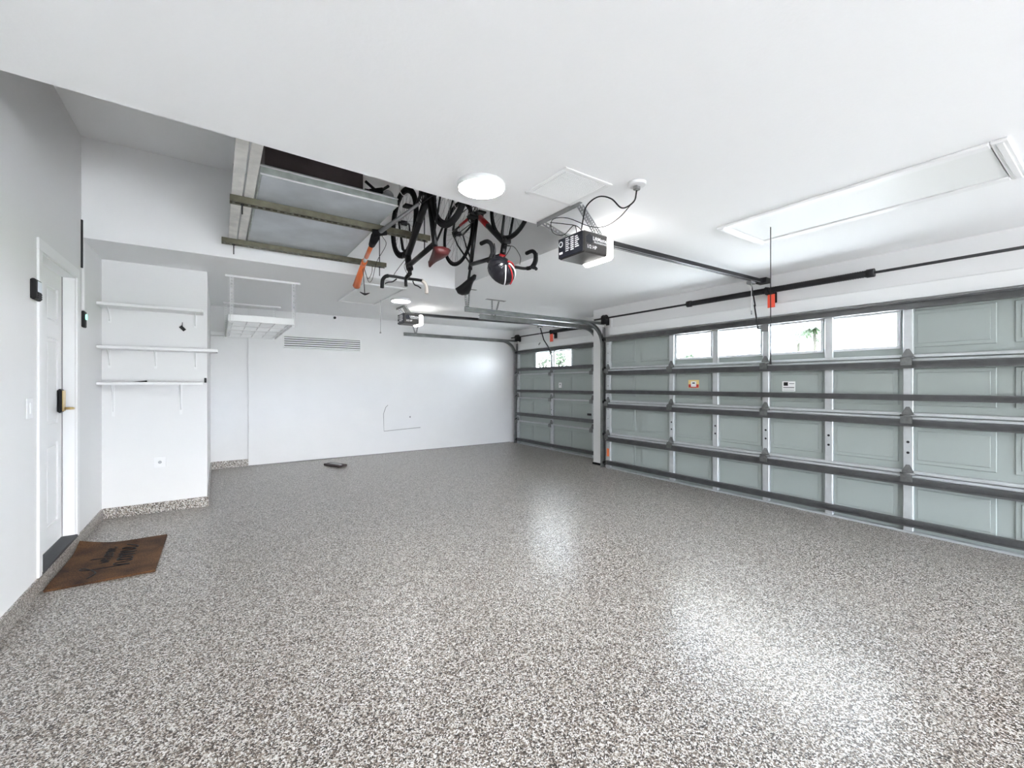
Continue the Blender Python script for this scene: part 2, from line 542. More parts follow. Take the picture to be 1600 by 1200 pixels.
# keypad lock with lever
lk = MB().cbox(XF, XF + .028, DY1 - .155, DY1 - .065, 1.165, 1.36, .012).build('lock_body', 'black', d1)
MB().cbox(XF + .028, XF + .036, DY1 - .146, DY1 - .074, 1.178, 1.347, .008).build('lock_plate', 'brass', lk)
MB().tube([(XF + .03, DY1 - .10, 1.20), (XF + .075, DY1 - .10, 1.20), (XF + .09, DY1 - .12, 1.20), (XF + .09, DY1 - .20, 1.205)], [.011, .011, .010, .008], 10).build('lever', 'brass', lk)

# ------------------------------------------------------------------ sectional garage doors
def hat(mb, x, z0, z1, y0, y1, deep=.045):
    """stiffening strut: lipped channel open to the room, running along Y; x is the face it is fixed to"""
    h = z1 - z0
    t = .003
    lip = .005
    prof = [(x, z0), (x - deep, z0), (x - deep, z0 + h * .22), (x - deep + lip, z0 + h * .22), (x - deep + lip, z0 + lip), (x - .008, z0 + lip),
            (x - .008, z1 - lip), (x - deep + lip, z1 - lip), (x - deep + lip, z1 - h * .22), (x - deep, z1 - h * .22), (x - deep, z1), (x, z1)]
    mb.prism(prof, 'Y', y0, y1)
    return mb

def sectional_door(name, xs, y0, y1, ncol, wincols, stiles, hinges, strut_z, rail_side, top):
    """xs: inner face of skin; sections stacked in z"""
    root = strip_root(name, (xs, (y0 + y1) / 2, 0))
    nsec = 4
    zj = [0.012 + (top - 0.012) * i / nsec for i in range(nsec + 1)]
    cw = (y1 - y0) / ncol
    xf = xs - .045       # inner face of stiles and rails
    for s_ in range(nsec):
        z0, z1 = zj[s_], zj[s_ + 1]
        wins = wincols if s_ == nsec - 1 else []
        sk = MB()
        if not wins:
            sk.box(xs, xs + .012, y0, y1, z0 + .002, z1 - .002)
        else:
            wy0 = y0 + cw * min(wins); wy1 = y0 + cw * (max(wins) + 1)
            wz0, wz1 = z0 + .115, z1 - .095
            sk.box(xs, xs + .012, y0, wy0, z0 + .002, z1 - .002)
            sk.box(xs, xs + .012, wy1, y1, z0 + .002, z1 - .002)
            sk.box(xs, xs + .012, wy0, wy1, z0 + .002, wz0)
            sk.box(xs, xs + .012, wy0, wy1, wz1, z1 - .002)
            for k in range(min(wins), max(wins) + 2):
                yy = y0 + cw * k
                sk.box(xs, xs + .012, max(wy0, yy - .055), min(wy1, yy + .055), wz0, wz1)
        if s_ < nsec - 1:
            sk.box(xs + .004, xs + .0115, y0, y1, z1 - .012, z1 + .012)
        so = sk.build('section', 'door_skin', root)
        for k in range(ncol):
            a, b_ = y0 + cw * k, y0 + cw * (k + 1)
            if k in wins:
                fa, fb, f0, f1 = a + .055, b_ - .055, wz0, wz1
                fr = MB()
                fr.cbox(xs - .016, xs + .02, fa - .018, fb + .018, f0 - .018, f0 + .010, .004)
                fr.cbox(xs - .016, xs + .02, fa - .018, fb + .018, f1 - .010, f1 + .018, .004)
                fr.cbox(xs - .0159, xs + .0199, fa - .018, fa + .010, f0 + .010, f1 - .010, .004)
                fr.cbox(xs - .0159, xs + .0199, fb - .010, fb + .018, f0 + .010, f1 - .010, .004)
                # screws
                for q in range(3):
                    yy = fa + (fb - fa) * (.1 + .4 * q)
                    for zq in (f0 - .004, f1 + .004):
                        fr.disc((xs - .0159, yy, zq), (-1, 0, 0), .005, .003, 8)
                fr.build('window_frame', 'sash', so)
                MB().box(xs + .002, xs + .006, fa + .009, fb - .009, f0 + .009, f1 - .009).build('pane', 'glass', so)
            else:
                MB().cbox(xs - .011, xs + .001, a + .05, b_ - .05, z0 + .10, z1 - .10, .010).build('panel', 'door_skin', so)
                MB().cbox(xs - .017, xs - .0105, a + .085, b_ - .085, z0 + .135, z1 - .135, .0055).build('panel_field', 'door_skin', so)
        for sy in stiles:
            m_ = MB()
            hw = .036 if (y0 + .06 < sy < y1 - .06) else .045
            m_.cbox(xf, xs, sy - hw, sy + hw, z0 + .004, z1 - .004, .004)
            o = m_.build('stile', 'stile', so)
            if s_ == 1 or hw > .04:
                hm = MB()
                for zz_ in ((z0 + .30, z0 + .20) if hw < .04 else (z0 + .12, z0 + .27, z0 + .42)):
                    hm.disc((xf + .001, sy, zz_), (-1, 0, 0), .012 if hw < .04 else .007, .003, 10)
                hm.build('stile_hole', 'dark_metal', root)
        rl = MB()
        if s_ > 0 and rail_side == 'low':
            rl.cbox(xf - .004, xs, y0 + .04, y1 - .04, z0 + .004, z0 + .034, .004)
            rl.build('rail', 'stile', so)
        if s_ < nsec - 1:
            MB().cbox(xf - .003, xs, y0 + .04, y1 - .04, z1 - .030, z1 - .004, .004).build('rail', 'stile', so)
        if s_ == 0:
            MB().cbox(xf - .006, xs + .01, y0, y1, 0.0, .022, .004).build('bottom_seal', 'stile', so)
    wx = XD if xs < 5.6 else XS
    wsm = MB()  # hidden strips added to keep daylight from leaking past the door
    wsm.box(xs + .0125, wx + .001, y0, y1, top - .05, top - .005)
    wsm.build('weather_strip', 'rubber', root)
    for (a, b_) in ((y0, y0 + .05), (y1 - .05, y1)):
        MB().box(xs + .0125, wx + .001, a, b_, 0, top - .05).build('weather_strip', 'rubber', root)
    MB().box(xs + .0125, wx + .03, y0 + .05, y1 - .05, 0, .03).build('weather_strip', 'rubber', root)
    for (za, zb) in strut_z:
        hat(MB(), xf - .001, za, zb, y0 + .01, y1 - .01).build('strut', 'strut', root)
    for j in range(1, nsec):
        for hy in hinges:
            z = zj[j]
            hm = MB()
            hw = .042
            hm.prism([(hy - hw, z + .0), (hy + hw, z + .0), (hy + hw, z + .028), (hy + .012, z + .088), (hy - .012, z + .088), (hy - hw, z + .028)], 'X', xf - .012, xf - .004)
            hm.prism([(hy - hw, z - .066), (hy + hw, z - .066), (hy + hw, z), (hy - hw, z)], 'X', xf - .060, xf - .051)
            hm.bar((xf - .008, hy, z + .002), (xf - .056, hy, z + .002), .05, .004)
            hm.tube([(xf - .022, hy - .052, z + .006), (xf - .022, hy + .052, z + .006)], .010, 8)
            hm.disc((xf - .012, hy, z + .035), (-1, 0, 0), .007, .004, 8)
            hm.build('hinge', 'hinge', root)
    return root, zj, cw, xf

X2 = 5.395
D2TOP = 2.185
stl2 = [D2Y0 + .045, 1.234, 1.87, 2.505, 3.13, 3.785, D2Y1 - .045]
stz2 = [(2.10, 2.175), (1.548, 1.612), (1.245, 1.302), (1.005, 1.068), (.455, .525), (.07, .135)]
door2, zj2, cw2, xf2 = sectional_door('door_2', X2, D2Y0, D2Y1, 8, [2, 3, 4, 5], stl2, [D2Y0 + .06, 1.234, 2.505, 3.785, D2Y1 - .05], stz2, 'low', D2TOP)
X3 = 5.885
stl3 = [D3Y0 + .045, (D3Y0 + D3Y1) / 2, D3Y1 - .045]
stz3 = [(2.10, 2.175), (1.70, 1.765), (1.215, 1.27), (.665, .735), (.07, .135)]
door3, zj3, cw3, xf3 = sectional_door('door_3', X3, D3Y0, D3Y1, 4, [1, 2], stl3, [D3Y0 + .06, (D3Y0 + D3Y1) / 2, D3Y1 - .05], stz3, 'no', D2TOP)
# top brackets where opener arms fix
MB().prism([(2.50 - .04, 2.02), (2.50 + .04, 2.02), (2.50 + .04, 2.10), (2.50 - .04, 2.10)], 'X', xf2 - .03, xf2).build('arm_bracket', 'galv', door2)
MB().prism([(7.05 - .04, 2.02), (7.05 + .04, 2.02), (7.05 + .04, 2.10), (7.05 - .04, 2.10)], 'X', xf3 - .03, xf3).build('arm_bracket', 'galv', door3)
MB().cbox(xf3 - .02, xf3, D3Y0 + .10, D3Y0 + .2, .80, .84, .004).build('slide_lock', 'dark_metal', door3)

# stickers on the doors (flat, thin)
s1 = thing('warning_sticker', (X2 - .012, 3.456, 1.36), 'small yellow, white and red warning sticker on the large garage door', 'sticker')
MB().box(X2 - .0195, X2 - .0165, 3.375, 3.535, 1.345, 1.455).build('sheet', 'sticker_yellow', s1)
MB().box(X2 - .0205, X2 - .0194, 3.415, 3.495, 1.355, 1.435).build('white_field', 'print_white', s1)
q = MB(); q.box(X2 - .0205, X2 - .0194, 3.495, 3.53, 1.35, 1.395); q.box(X2 - .0205, X2 - .0194, 3.38, 3.415, 1.35, 1.395); q.box(X2 - .0215, X2 - .0205, 3.415, 3.495, 1.348, 1.362)
q.build('red_band', 'sticker_red', s1)
MB().box(X2 - .0215, X2 - .0205, 3.435, 3.475, 1.405, 1.42).build('symbol', 'black', s1)
s2 = thing('instruction_sticker', (X2 - .012, 2.271, 1.32), 'small white sticker with a black emblem and grey print on the large garage door', 'sticker')
MB().box(X2 - .0195, X2 - .0165, 2.20, 2.335, 1.315, 1.43).build('sheet', 'print_white', s2)
MB().box(X2 - .0205, X2 - .0194, 2.275, 2.32, 1.38, 1.42).build('emblem', 'black', s2)
q = MB(); q.box(X2 - .0205, X2 - .0194, 2.21, 2.262, 1.40, 1.408); q.box(X2 - .0205, X2 - .0194, 2.21, 2.325, 1.353, 1.366); q.box(X2 - .0205, X2 - .0194, 2.21, 2.325, 1.33, 1.335)
q.build('print', 'galv', s2)
s3 = thing('small_white_sticker', (X3 - .012, 6.80, 1.32), 'tiny white sticker with a dark spot on the smaller garage door', 'sticker')
MB().box(X3 - .0195, X3 - .0165, 6.76, 6.85, 1.32, 1.43).build('sheet', 'print_white', s3)
MB().box(X3 - .0205, X3 - .0194, 6.79, 6.82, 1.375, 1.405).build('emblem', 'galv', s3)
s4 = solo('tension_sticker', MB().box(xf2 - .003, xf2 + .001, D2Y1 - .07, D2Y1 - .02, .20, .33), 'orange', 'orange warning strip low on the end stile of the large garage door', 'sticker')

# ------------------------------------------------------------------ tracks
def arc_track(x_start, x_wall, zh, R=.36, zbot=.0):
    pts = [(x_start, zh), (x_wall - R, zh)]
    for i in range(1, 12):
        a = PI / 2 * i / 12
        pts.append((x_wall - R + R * math.sin(a), zh - R + R * math.cos(a)))
    pts += [(x_wall, zh - R), (x_wall, zbot)]
    return pts
def track(name, y, xw, xs0, zh, label, wallx, side):
    """side: +1 when the wall bracket flange lies at larger y"""
    t = thing(name, (xw, y, 0), label, 'door track')
    path = arc_track(xs0, xw, zh)
    P3 = [(x, y, z) for x, z in path]
    tr = MB()
    # C-section: web and two flanges
    tr.sweepY([(x, y + side * .022, z) for x, z in path], .002, .026)
    up_off = .024
    def offs(d):
        out = []
        for i, (x, z) in enumerate(path):
            x0, z0 = path[max(i - 1, 0)]; x1, z1 = path[min(i + 1, len(path) - 1)]
            L = math.hypot(x1 - x0, z1 - z0); nx, nz_ = -(z1 - z0) / L, (x1 - x0) / L
            out.append((x + nx * d, y, z + nz_ * d))
        return out
    tr.sweepY(offs(.024), .022, .002)
    tr.sweepY(offs(-.024), .022, .002)
    tr.build('rail', 'track', t)
    # angle iron that ties the vertical rail to the wall
    an = MB()
    an.box(xw + .028, wallx, y + side * .024, y + side * .028, .0, 2.36)
    an.box(wallx - .006, wallx, y + side * .024, y + side * .060, .0, 2.36)
    an.build('wall_angle', 'galv', t)
    # angle iron stiffening the horizontal run
    an = MB()
    an.box(xs0, wallx - .03, y + side * .024, y + side * .028, zh + .0, zh + .045)
    an.build('stiffener', 'track', t)
    for z in (.08, .56, 1.10, 1.645, 2.14):
        ro = MB()
        ro.disc((xw, y - side * .012, z), (0, side, 0), .021, .02, 12)
        ro.tube([(xw, y - side * .06, z), (xw, y, z)], .006, 6)
        ro.box(xw - .02, xw + .012, y - side * .065, y - side * .045, z - .03, z + .04)
        ro.build('roller', 'dark_metal', t)
    for z in (.25, .8, 1.35, 1.9, 2.28):
        MB().disc((wallx - .006, y + side * .045, z), (-1, 0, 0), .009, .007, 6).build('bolt', 'galv', t)
    return t
tk2 = track('door_track', 5.115, 5.345, 2.74, 2.40, 'grey steel track of the large garage door, curving up beside the white pier', XD, 1)
tk3r = track('door_track', 5.69, 5.835, 3.28, 2.42, 'grey steel track of the smaller garage door running just behind the pier', XS, -1)
tk3l = track('door_track', 8.385, 5.835, 3.10, 2.40, 'grey steel track of the smaller garage door along the back wall', XS, 1)
# hangers
def hanger(t, x, y, z, spread=.10, wide=True):
    h = MB()
    h.perforated((x, y + .03, z - .0), (x - .03, y + .03, H), .050, (.6, -1, 0), .028)
    h.perforated((x + .02, y + .032, z), (x + .05, y + .05, H), .036, (.6, -1, 0), .028)
    h.box(x - .05, x + spread + .05, y + .015, y + .055, H - .004, H)
    h.build('hanger', 'track', t)
hanger(tk2, 2.78, 5.115, 2.39)
h = MB()
h.perforated((3.50, 5.66, 2.40), (3.46, 5.60, H), .040, (.6, -1, 0))
h.perforated((3.54, 5.66, 2.40), (3.60, 5.62, H), .040, (.6, -1, 0))
h.box(3.36, 3.70, 5.57, 5.63, H - .004, H)
h.build('hanger', 'track', tk3r)
h = MB()
h.bar((3.36, 8.41, 2.40), (3.26, 8.41, H), .03, .003, (0, 1, 0))
h.bar((3.36, 8.41, 2.40), (3.42, 8.41, H), .03, .003, (0, 1, 0))
h.box(3.20, 3.48, 8.39, 8.43, H - .004, H)
h.build('hanger', 'galv', tk3l)

# ------------------------------------------------------------------ torsion spring shafts
def spring_mb(x, z, ya, yb, r):
    m_ = MB()
    n = int(abs(yb - ya) / .010)
    pts, rad = [], []
    for i in range(n + 1):
        pts.append((x, ya + (yb - ya) * i / n, z)); rad.append(r if i % 2 else r * .86)
    return m_.tube(pts, rad, 14)
def torsion(y0, y1, x, z, wallx, springs, yc, label, drums):
    t = thing('torsion_spring_assembly', (x, yc, z), label, 'torsion spring')
    MB().tube([(x, y0, z), (x, y1, z)], .0135, 12).build('shaft', 'dark_metal', t)
    for a, b_ in springs:
        spring_mb(x, z, a, b_, .036).build('spring', 'dark_metal', t)
        m_ = MB()
        far = b_ if abs(a - yc) < abs(b_ - yc) else a
        m_.tube([(x, far - .03, z), (x, far + .03, z)], .042, 12)
        m_.build('winding_cone', 'dark_metal', t)
    for dy in drums:
        d = MB()
        d.tube([(x, dy - .035, z), (x, dy - .025, z), (x, dy - .024, z), (x, dy + .02, z), (x, dy + .021, z), (x, dy + .035, z)], [.055, .055, .045, .045, .057, .057], 20)
        d.build('cable_drum', 'dark_metal', t)
        b2 = MB()
        b2.box(x - .03, wallx, dy + .05, dy + .056, z - .09, z + .03)
        b2.box(wallx - .006, wallx, dy + .03, dy + .10, z - .10, z + .03)
        b2.build('end_bracket', 'dark_metal', t)
        MB().tube([(x + .02, dy + .02, z - .04), (x + .04, dy + .04, z - .8), (x + .045, dy + .04, .10)], .003, 5).build('lift_cable', 'dark_metal', t)
    cb = MB()
    cb.box(wallx - .005, wallx, yc - .05, yc + .05, z - .13, z + .05)
    cb.box(x - .03, wallx, yc - .004, yc + .004, z - .05, z + .04)
    cb.tube([(x, yc - .02, z), (x, yc + .02, z)], .04, 12)
    cb.build('center_bracket', 'dark_metal', t)
    return t
torsion(-.15, 5.26, 5.30, 2.49, XD, [(2.50, 3.47), (2.44, 1.50)], 2.47, 'long black torsion spring shaft above the large garage door', [5.02])
torsion(5.62, 8.50, 5.80, 2.50, XS, [(6.98, 6.10)], 7.02, 'shorter black torsion spring shaft above the smaller garage door', [8.26])
solo('spring_warning_tag', MB().cbox(5.285, 5.293, 2.375, 2.455, 2.285, 2.437, .002), 'tag_orange', 'orange warning tag hanging from the spring over the large garage door', 'tag')
solo('spring_warning_tag', MB().cbox(5.785, 5.793, 6.94, 7.04, 2.29, 2.452, .002), 'tag_orange', 'red-orange warning tag hanging from the spring over the smaller garage door', 'tag')

# ------------------------------------------------------------------ openers
def opener(x0, y0, z0, railend, railz1, label, detail=True):
    """x0,y0,z0: near lower corner of the motor housing"""
    L, W, Hh = .26, .30, .168
    yc = y0 + W / 2
    t = thing('garage_door_opener', (x0 + L / 2, yc, z0), label, 'door opener')
    x1, y1, z1 = x0 + L, y0 + W, z0 + Hh
    hs = MB().cbox(x0, x1, y0, y1, z0, z1, .012).build('housing', 'opener', t)
    MB().cbox(x0 - .012, x0 + .002, y0 + .01, y1 - .008, z0 + .004, z1 - .004, .006).build('end_cover', 'opener_black', hs)
    pr = MB()
    X = x0 - .0135
    # terminal plate, column of markings, round button
    pr.disc((X + .001, y0 + .255, z0 + .115), (-1, 0, 0), .024, .001, 18)
    for i in range(7):
        z = z0 + .045 + i * .016
        pr.box(X, X + .0015, y0 + .155 + (.0 if i % 2 else .01), y0 + .20, z, z + .007)
        pr.box(X, X + .0015, y0 + .105, y0 + .14, z - .004, z + .005)
        if i < 6: pr.box(X, X + .0015, y0 + .045 + (i % 3) * .008, y0 + .09, z + .006, z + .014)
    pr.box(X, X + .0015, y0 + .235, y0 + .275, z0 + .035, z0 + .052)
    pr.build('markings', 'print_white', hs)['kind'] = 'stuff'
    dk = MB().disc((X, y0 + .255, z0 + .115), (-1, 0, 0), .015, .001, 18).build('button', 'opener_black', hs)
    # side lettering on the face towards -Y
    Y = y0 - .0012
    lg = MB().prism([(x0 + .022, z0 + .075), (x0 + .075, z0 + .07), (x0 + .092, z0 + .092), (x0 + .092, z0 + .128), (x0 + .05, z0 + .145), (x0 + .018, z0 + .12)], 'Y', Y - .0005, Y + .0015)
    lg.build('badge', 'opener_black', hs)
    fn = lambda cx, cz: (lambda u, v, n: (cx + u, Y - .0012, cz + v))
    text_mb('LiftMaster', .040, fn(x0 + .172, z0 + .114)).build('lettering', 'print_white', hs)
    text_mb('PROFESSIONAL', .020, fn(x0 + .172, z0 + .086)).build('lettering', 'print_white', hs)
    text_mb('1/2 HP', .038, fn(x0 + .080, z0 + .044)).build('lettering', 'print_white', hs)
    # lens
    MB().cbox(x1, x1 + .075, y0 - .006, y1 + .004, z0 - .016, z1 - .01, .022).build('light_lens', 'lens', t)
    # rail
    rz = z1 + .012
    tr = MB().bar((x0 + .14, yc, rz), (railend, yc, railz1), .032, .042).build('rail', 'dark_metal', t)
    tg = MB()
    tg.bar((x0 + .3, yc - .022, rz - .024), (railend - .1, yc - .022, railz1 - .024), .006, .006)
    tg.bar((x0 + .3, yc + .022, rz - .024), (railend - .1, yc + .022, railz1 - .024), .006, .006)
    tg.build('chain', 'galv', t)
    mt = MB(); mt.prism([(x0 + .06, z1), (x0 + .22, z1), (x0 + .20, z1 + .03), (x0 + .08, z1 + .03)], 'Y', yc - .06, yc + .06); mt.build('mounting_plate', 'galv', t)
    return t, yc, x1, y1, z1, rz
op1 = opener(2.31, 2.40, 2.415, 5.37, 2.625, 'black and grey garage door opener with a lit white lens near the ceiling grille')
op2 = opener(2.52, 6.80, 2.40, 5.87, 2.635, 'smaller-looking garage door opener further back, behind the hanging bicycle handlebars')
def hang(t, x, ya, yb, x0, z1, xoff):
    h = MB()
    h.box(x - .018, x + .018, ya - .02, yb + .06, H - .003, H)
    h.box(x - .018, x - .015, ya - .02, yb + .06, H - .035, H)
    h.perforated((x, yb, H - .02), (x0 + .12, yb - .02, z1 - .01), .036, (.3, 1, 0), .03)
    h.perforated((x, ya, H - .02), (x0 + .13, ya + .16, z1 + .0), .040, (.3, 1, 0), .03)
    h.perforated((x + .04, ya, H - .02), (x0 + .20, ya + .16, z1 + .0), .036, (.3, 1, 0), .03)
    h.build('ceiling_bracket', 'galv', t)
hang(op1[0], 2.12, 2.26, 2.66, 2.31, op1[4], 0)
hang(op2[0], 2.52, 6.84, 7.08, 2.52, op2[4], 0)
# trolleys and arms
def arm(t, yc, xt, zt, xd, zd):
    MB().cbox(xt - .05, xt + .05, yc - .03, yc + .03, zt - .045, zt - .01, .006).build('trolley', 'galv', t)
    a = MB()
    a.bar((xt, yc, zt - .03), (xt + .10, yc, (zt + zd) / 2 - .02), .006, .022, (1, 0, 0))
    a.bar((xt + .09, yc + .007, (zt + zd) / 2), (xd - .045, yc + .007, zd), .006, .022, (1, 0, 0))
    a.bar((xd - .05, yc + .007, zd), (xd, yc + .007, zd), .022, .02)
    a.build('arm', 'dark_metal', t)
    MB().tube([(xt - .03, yc - .02, zt - .04), (xt - .03, yc - .02, zt - .36)], .003, 5).build('release_cord', 'print_white', t)
    MB().bar((xt - .06, yc - .035, zt - .40), (xt, yc - .005, zt - .355), .012, .012).build('release_handle', 'galv', t)
arm(op1[0], op1[1], 5.10, 2.60, xf2 - .03, 2.06)
arm(op2[0], op2[1], 5.45, 2.60, xf3 - .03, 2.06)
# header brackets of the rails
MB().box(5.33, XD, 2.49, 2.61, 2.60, 2.66).build('header_bracket', 'dark_metal', op1[0])
MB().box(5.83, XS, 6.90, 7.0, 2.60, 2.66).build('header_bracket', 'dark_metal', op2[0])

# ceiling outlet with the opener's cord
rc = thing('ceiling_receptacle', (2.215, 1.82, H), 'round white ceiling outlet the opener cord is plugged into', 'outlet')
MB().disc((2.215, 1.82, H), (0, 0, -1), .056, .022, 28, .006).build('cover', 'white_plastic', rc)
MB().cbox(2.195, 2.235, 1.805, 1.84, H - .05, H - .022, .006).build('plug', 'galv', rc)
def curve_pts(pts, n=8):
    """Catmull-Rom through points"""
    P = [Vector(p) for p in pts]; P = [P[0] * 2 - P[1]] + P + [P[-1] * 2 - P[-2]]
    out = []
    for i in range(1, len(P) - 2):
        for k in range(n):
            t = k / n
            a, b_, c_, d_ = P[i - 1], P[i], P[i + 1], P[i + 2]
            out.append(.5 * ((2 * b_) + (-a + c_) * t + (2 * a - 5 * b_ + 4 * c_ - d_) * t * t + (-a + 3 * b_ - 3 * c_ + d_) * t ** 3))
    out.append(P[-2])
    return out
cd = MB()
cd.tube(curve_pts([(2.215, 1.822, H - .045), (2.22, 1.85, H - .11), (2.20, 1.93, H - .13), (2.17, 2.0, H - .05), (2.13, 2.08, H - .02), (2.14, 2.20, H - .04), (2.20, 2.30, H - .10), (2.30, 2.42, 2.585)]), .005, 6)
solo('power_cord', cd, 'black', 'thin dark cord looping from the round ceiling outlet to the opener', 'cord')
wr = MB()
wr.tube(curve_pts([(2.22, 1.87, H - .12), (2.25, 2.0, H - .16), (2.27, 2.15, H - .17), (2.22, 2.25, H - .15), (2.14, 2.40, H - .06), (2.12, 2.55, H - .03), (2.18, 2.62, H - .09), (2.24, 2.56, H - .12), (2.28, 2.48, H - .06), (2.33, 2.50, z_ := 2.57)]), .003, 6)
wr.tube(curve_pts([(2.14, 2.60, H - .03), (2.22, 2.52, H - .05), (2.27, 2.44, H - .08), (2.34, 2.44, 2.575)]), .003, 6)
solo('bell_wire', wr, 'black', 'thin bell wires dangling between ceiling bracket and opener', 'wire')

# ------------------------------------------------------------------ ceiling grille, lights, hatches
def grille(x0, x1, y0, y1):
    t = thing('ceiling_grille', ((x0 + x1) / 2, (y0 + y1) / 2, H), 'square white louvred return grille on the ceiling beside the opener', 'vent')
    f = MB(); w_ = .032
    f.cbox(x0 - w_, x1 + w_, y0 - w_, y0, H - .008, H, .003)
    f.cbox(x0 - w_, x1 + w_, y1, y1 + w_, H - .008, H, .003)
    f.cbox(x0 - w_, x0, y0, y1, H - .008, H, .003)
    f.cbox(x1, x1 + w_, y0, y1, H - .008, H, .003)
    f.build('frame', 'trim', t)
    MB().box(x0, x1, y0, y1, H - .001, H).build('backing', 'slat_gap', t)
    n = 22
    for i in range(n):
        y = y0 + (y1 - y0) * (i + .5) / n
        MB().bar((x0, y, H - .006), (x1, y, H - .006), .0085, .0015, (0, .45, 1)).build('slat', 'trim', t)
grille(1.735, 2.07, 1.955, 2.295)

def disc_light(x, y, r, m_, label):
    t = thing('ceiling_light', (x, y, H), label, 'ceiling light')
    MB().tube([(x, y, H), (x, y, H - .028), (x, y, H - .032)], [r, r, r - .005], 48).build('rim', 'trim', t)
    MB().tube([(x, y, H - .032), (x, y, H - .034), (x, y, H - .037)], [r - .012, r - .014, r - .04], 48).build('diffuser', m_, t)
disc_light(1.405, 2.405, .155, 'lamp', 'round glowing flush ceiling light in the middle of the near ceiling')
disc_light(2.305, 6.37, .15, 'lamp_dim', 'round flush ceiling light further back beside the far hatch')
disc_light(3.7, -3.0, .155, 'lamp', 'added unseen fill light, built as a round ceiling light behind the viewpoint near the large door')  # this lamp and the next are unseen, added to brighten the room
disc_light(0.9, -3.0, .155, 'lamp', 'added unseen fill light, built as a round ceiling light behind the viewpoint near the left wall')

def hatch(x0, x1, y0, y1, tw, label):
    t = thing('attic_hatch', ((x0 + x1) / 2, (y0 + y1) / 2, H), label, 'hatch')
    f = MB()
    for (a, b_, c_, d_) in ((x0 - tw, x1 + tw, y0 - tw, y0 - .006), (x0 - tw, x1 + tw, y1 + .006, y1 + tw), (x0 - tw, x0 - .006, y0 - .006, y1 + .006), (x1 + .006, x1 + tw, y0 - .006, y1 + .006)):
        f.cbox(a, b_, c_, d_, H - .020, H, .006)
        if tw > .06:
            f.cbox(a + .02, b_ - .02, c_ + .02 if d_ - c_ < .2 else c_, d_ - .02 if d_ - c_ < .2 else d_, H - .026, H - .018, .003) if (b_ - a > .1 and d_ - c_ > .05) else None
    f.build('frame', 'trim', t)
    MB().box(x0, x1, y0, y1, H - .010, H - .001).build('panel', 'panel_white', t)
    MB().box(x0 - .006, x1 + .006, y0 - .006, y1 + .006, H - .004, H).build('gap', 'slat_gap', t)
    return t
h1 = hatch(3.46, 4.01, .46, 1.895, .075, 'long white attic stair hatch in the ceiling near the large garage door')
h2 = hatch(1.56, 2.06, 5.62, 6.96, .045, 'far white ceiling hatch behind the hanging bicycles')
c1 = thing('pull_cord', (3.723, 1.705, H), 'long dark pull cord hanging from the attic hatch before the large door', 'cord')
MB().tube([(3.723, 1.705, H - .005), (3.723, 1.705, 1.60)], .0035, 6).build('cord', 'dark_metal', c1)
MB().tube([(3.723, 1.705, 1.61), (3.723, 1.705, 1.56)], [.005, .009], 8).build('toggle', 'dark_metal', c1)
c2 = thing('pull_cord', (2.05, 6.55, H), 'short white pull cord hanging from the far ceiling hatch', 'cord')
MB().tube([(2.05, 6.55, H - .005), (2.05, 6.55, 2.19)], .0028, 6).build('cord', 'dark_line', c2)
MB().tube([(2.05, 6.55, 2.20), (2.05, 6.55, 2.175)], [.006, .014], 10).build('toggle', 'dark_line', c2)

# ------------------------------------------------------------------ back wall vent and camera
vt = thing('wall_vent', (1.627, YB, 2.14), 'long white slatted vent high on the back wall', 'vent')
MB().box(.97, 2.285, YB - .004, YB, 2.045, 2.25).build('backing', 'slat_gap', vt)
f = MB()
f.cbox(.955, 2.30, YB - .022, YB, 2.243, 2.262, .003); f.cbox(.955, 2.30, YB - .022, YB, 2.035, 2.050, .003)
f.cbox(.955, .972, YB - .022, YB, 2.05, 2.243, .003); f.cbox(2.283, 2.30, YB - .022, YB, 2.05, 2.243, .003)
f.build('frame', 'trim', vt)
for i in range(5):
    z = 2.054 + .0385 * i
    MB().add([(.972, YB - .020, z), (2.283, YB - .020, z), (2.283, YB - .004, z + .004), (.972, YB - .004, z + .004),
              (.972, YB - .020, z + .022), (2.283, YB - .020, z + .022), (2.283, YB - .004, z + .026), (.972, YB - .004, z + .026)],
             [(0, 1, 2, 3), (7, 6, 5, 4), (0, 4, 5, 1), (1, 5, 6, 2), (2, 6, 7, 3), (3, 7, 4, 0)]).build('slat', 'trim', vt)
sc_ = thing('security_camera', (1.82, YB, 2.62), 'tiny security camera with a black lens high on the back wall', 'camera')
MB().cbox(1.79, 1.86, YB - .04, YB, 2.615, 2.685, .012).build('housing', 'white_plastic', sc_)
MB().tube([(1.815, YB - .04, 2.645), (1.805, YB - .075, 2.638), (1.803, YB - .082, 2.637)], [.024, .024, .016], 16).build('lens', 'black', sc_)

# ------------------------------------------------------------------ shelves
def shelf(z, x0, x1, depth, label, brackets, bh):
    t = thing('wall_shelf', ((x0 + x1) / 2, YSH, z), label, 'shelf', None)
    MB().cbox(x0, x1, YSH - depth, YSH, z - .030, z, .004).build('board', 'trim', t)
    for bx in brackets:
        b_ = MB()
        b_.box(bx - .012, bx + .012, YSH - .004, YSH, z - .019 - bh, z - .019)
        b_.box(bx - .012, bx + .012, YSH - depth + .05, YSH, z - .023, z - .019)
        n = 8
        pts = []
        for i in range(n + 1):
            a = PI / 2 * i / n
            pts.append((bx, YSH - .004 - (depth - .09) * (1 - math.cos(a)), z - .02 - bh * .85 * (1 - math.sin(a))))
        b_.tube(pts, .0055, 6)
        b_.build('bracket', 'trim', t)
    return t
shelf(2.215, XL + .002, -.135, .26, 'topmost of the three white wall shelves by the entry door', [-.93, -.21], .16)
shelf(1.785, XL + .002, 0.00, .26, 'middle white wall shelf, the longest of the three, on three brackets', [-.93, -.56, -.21], .20)
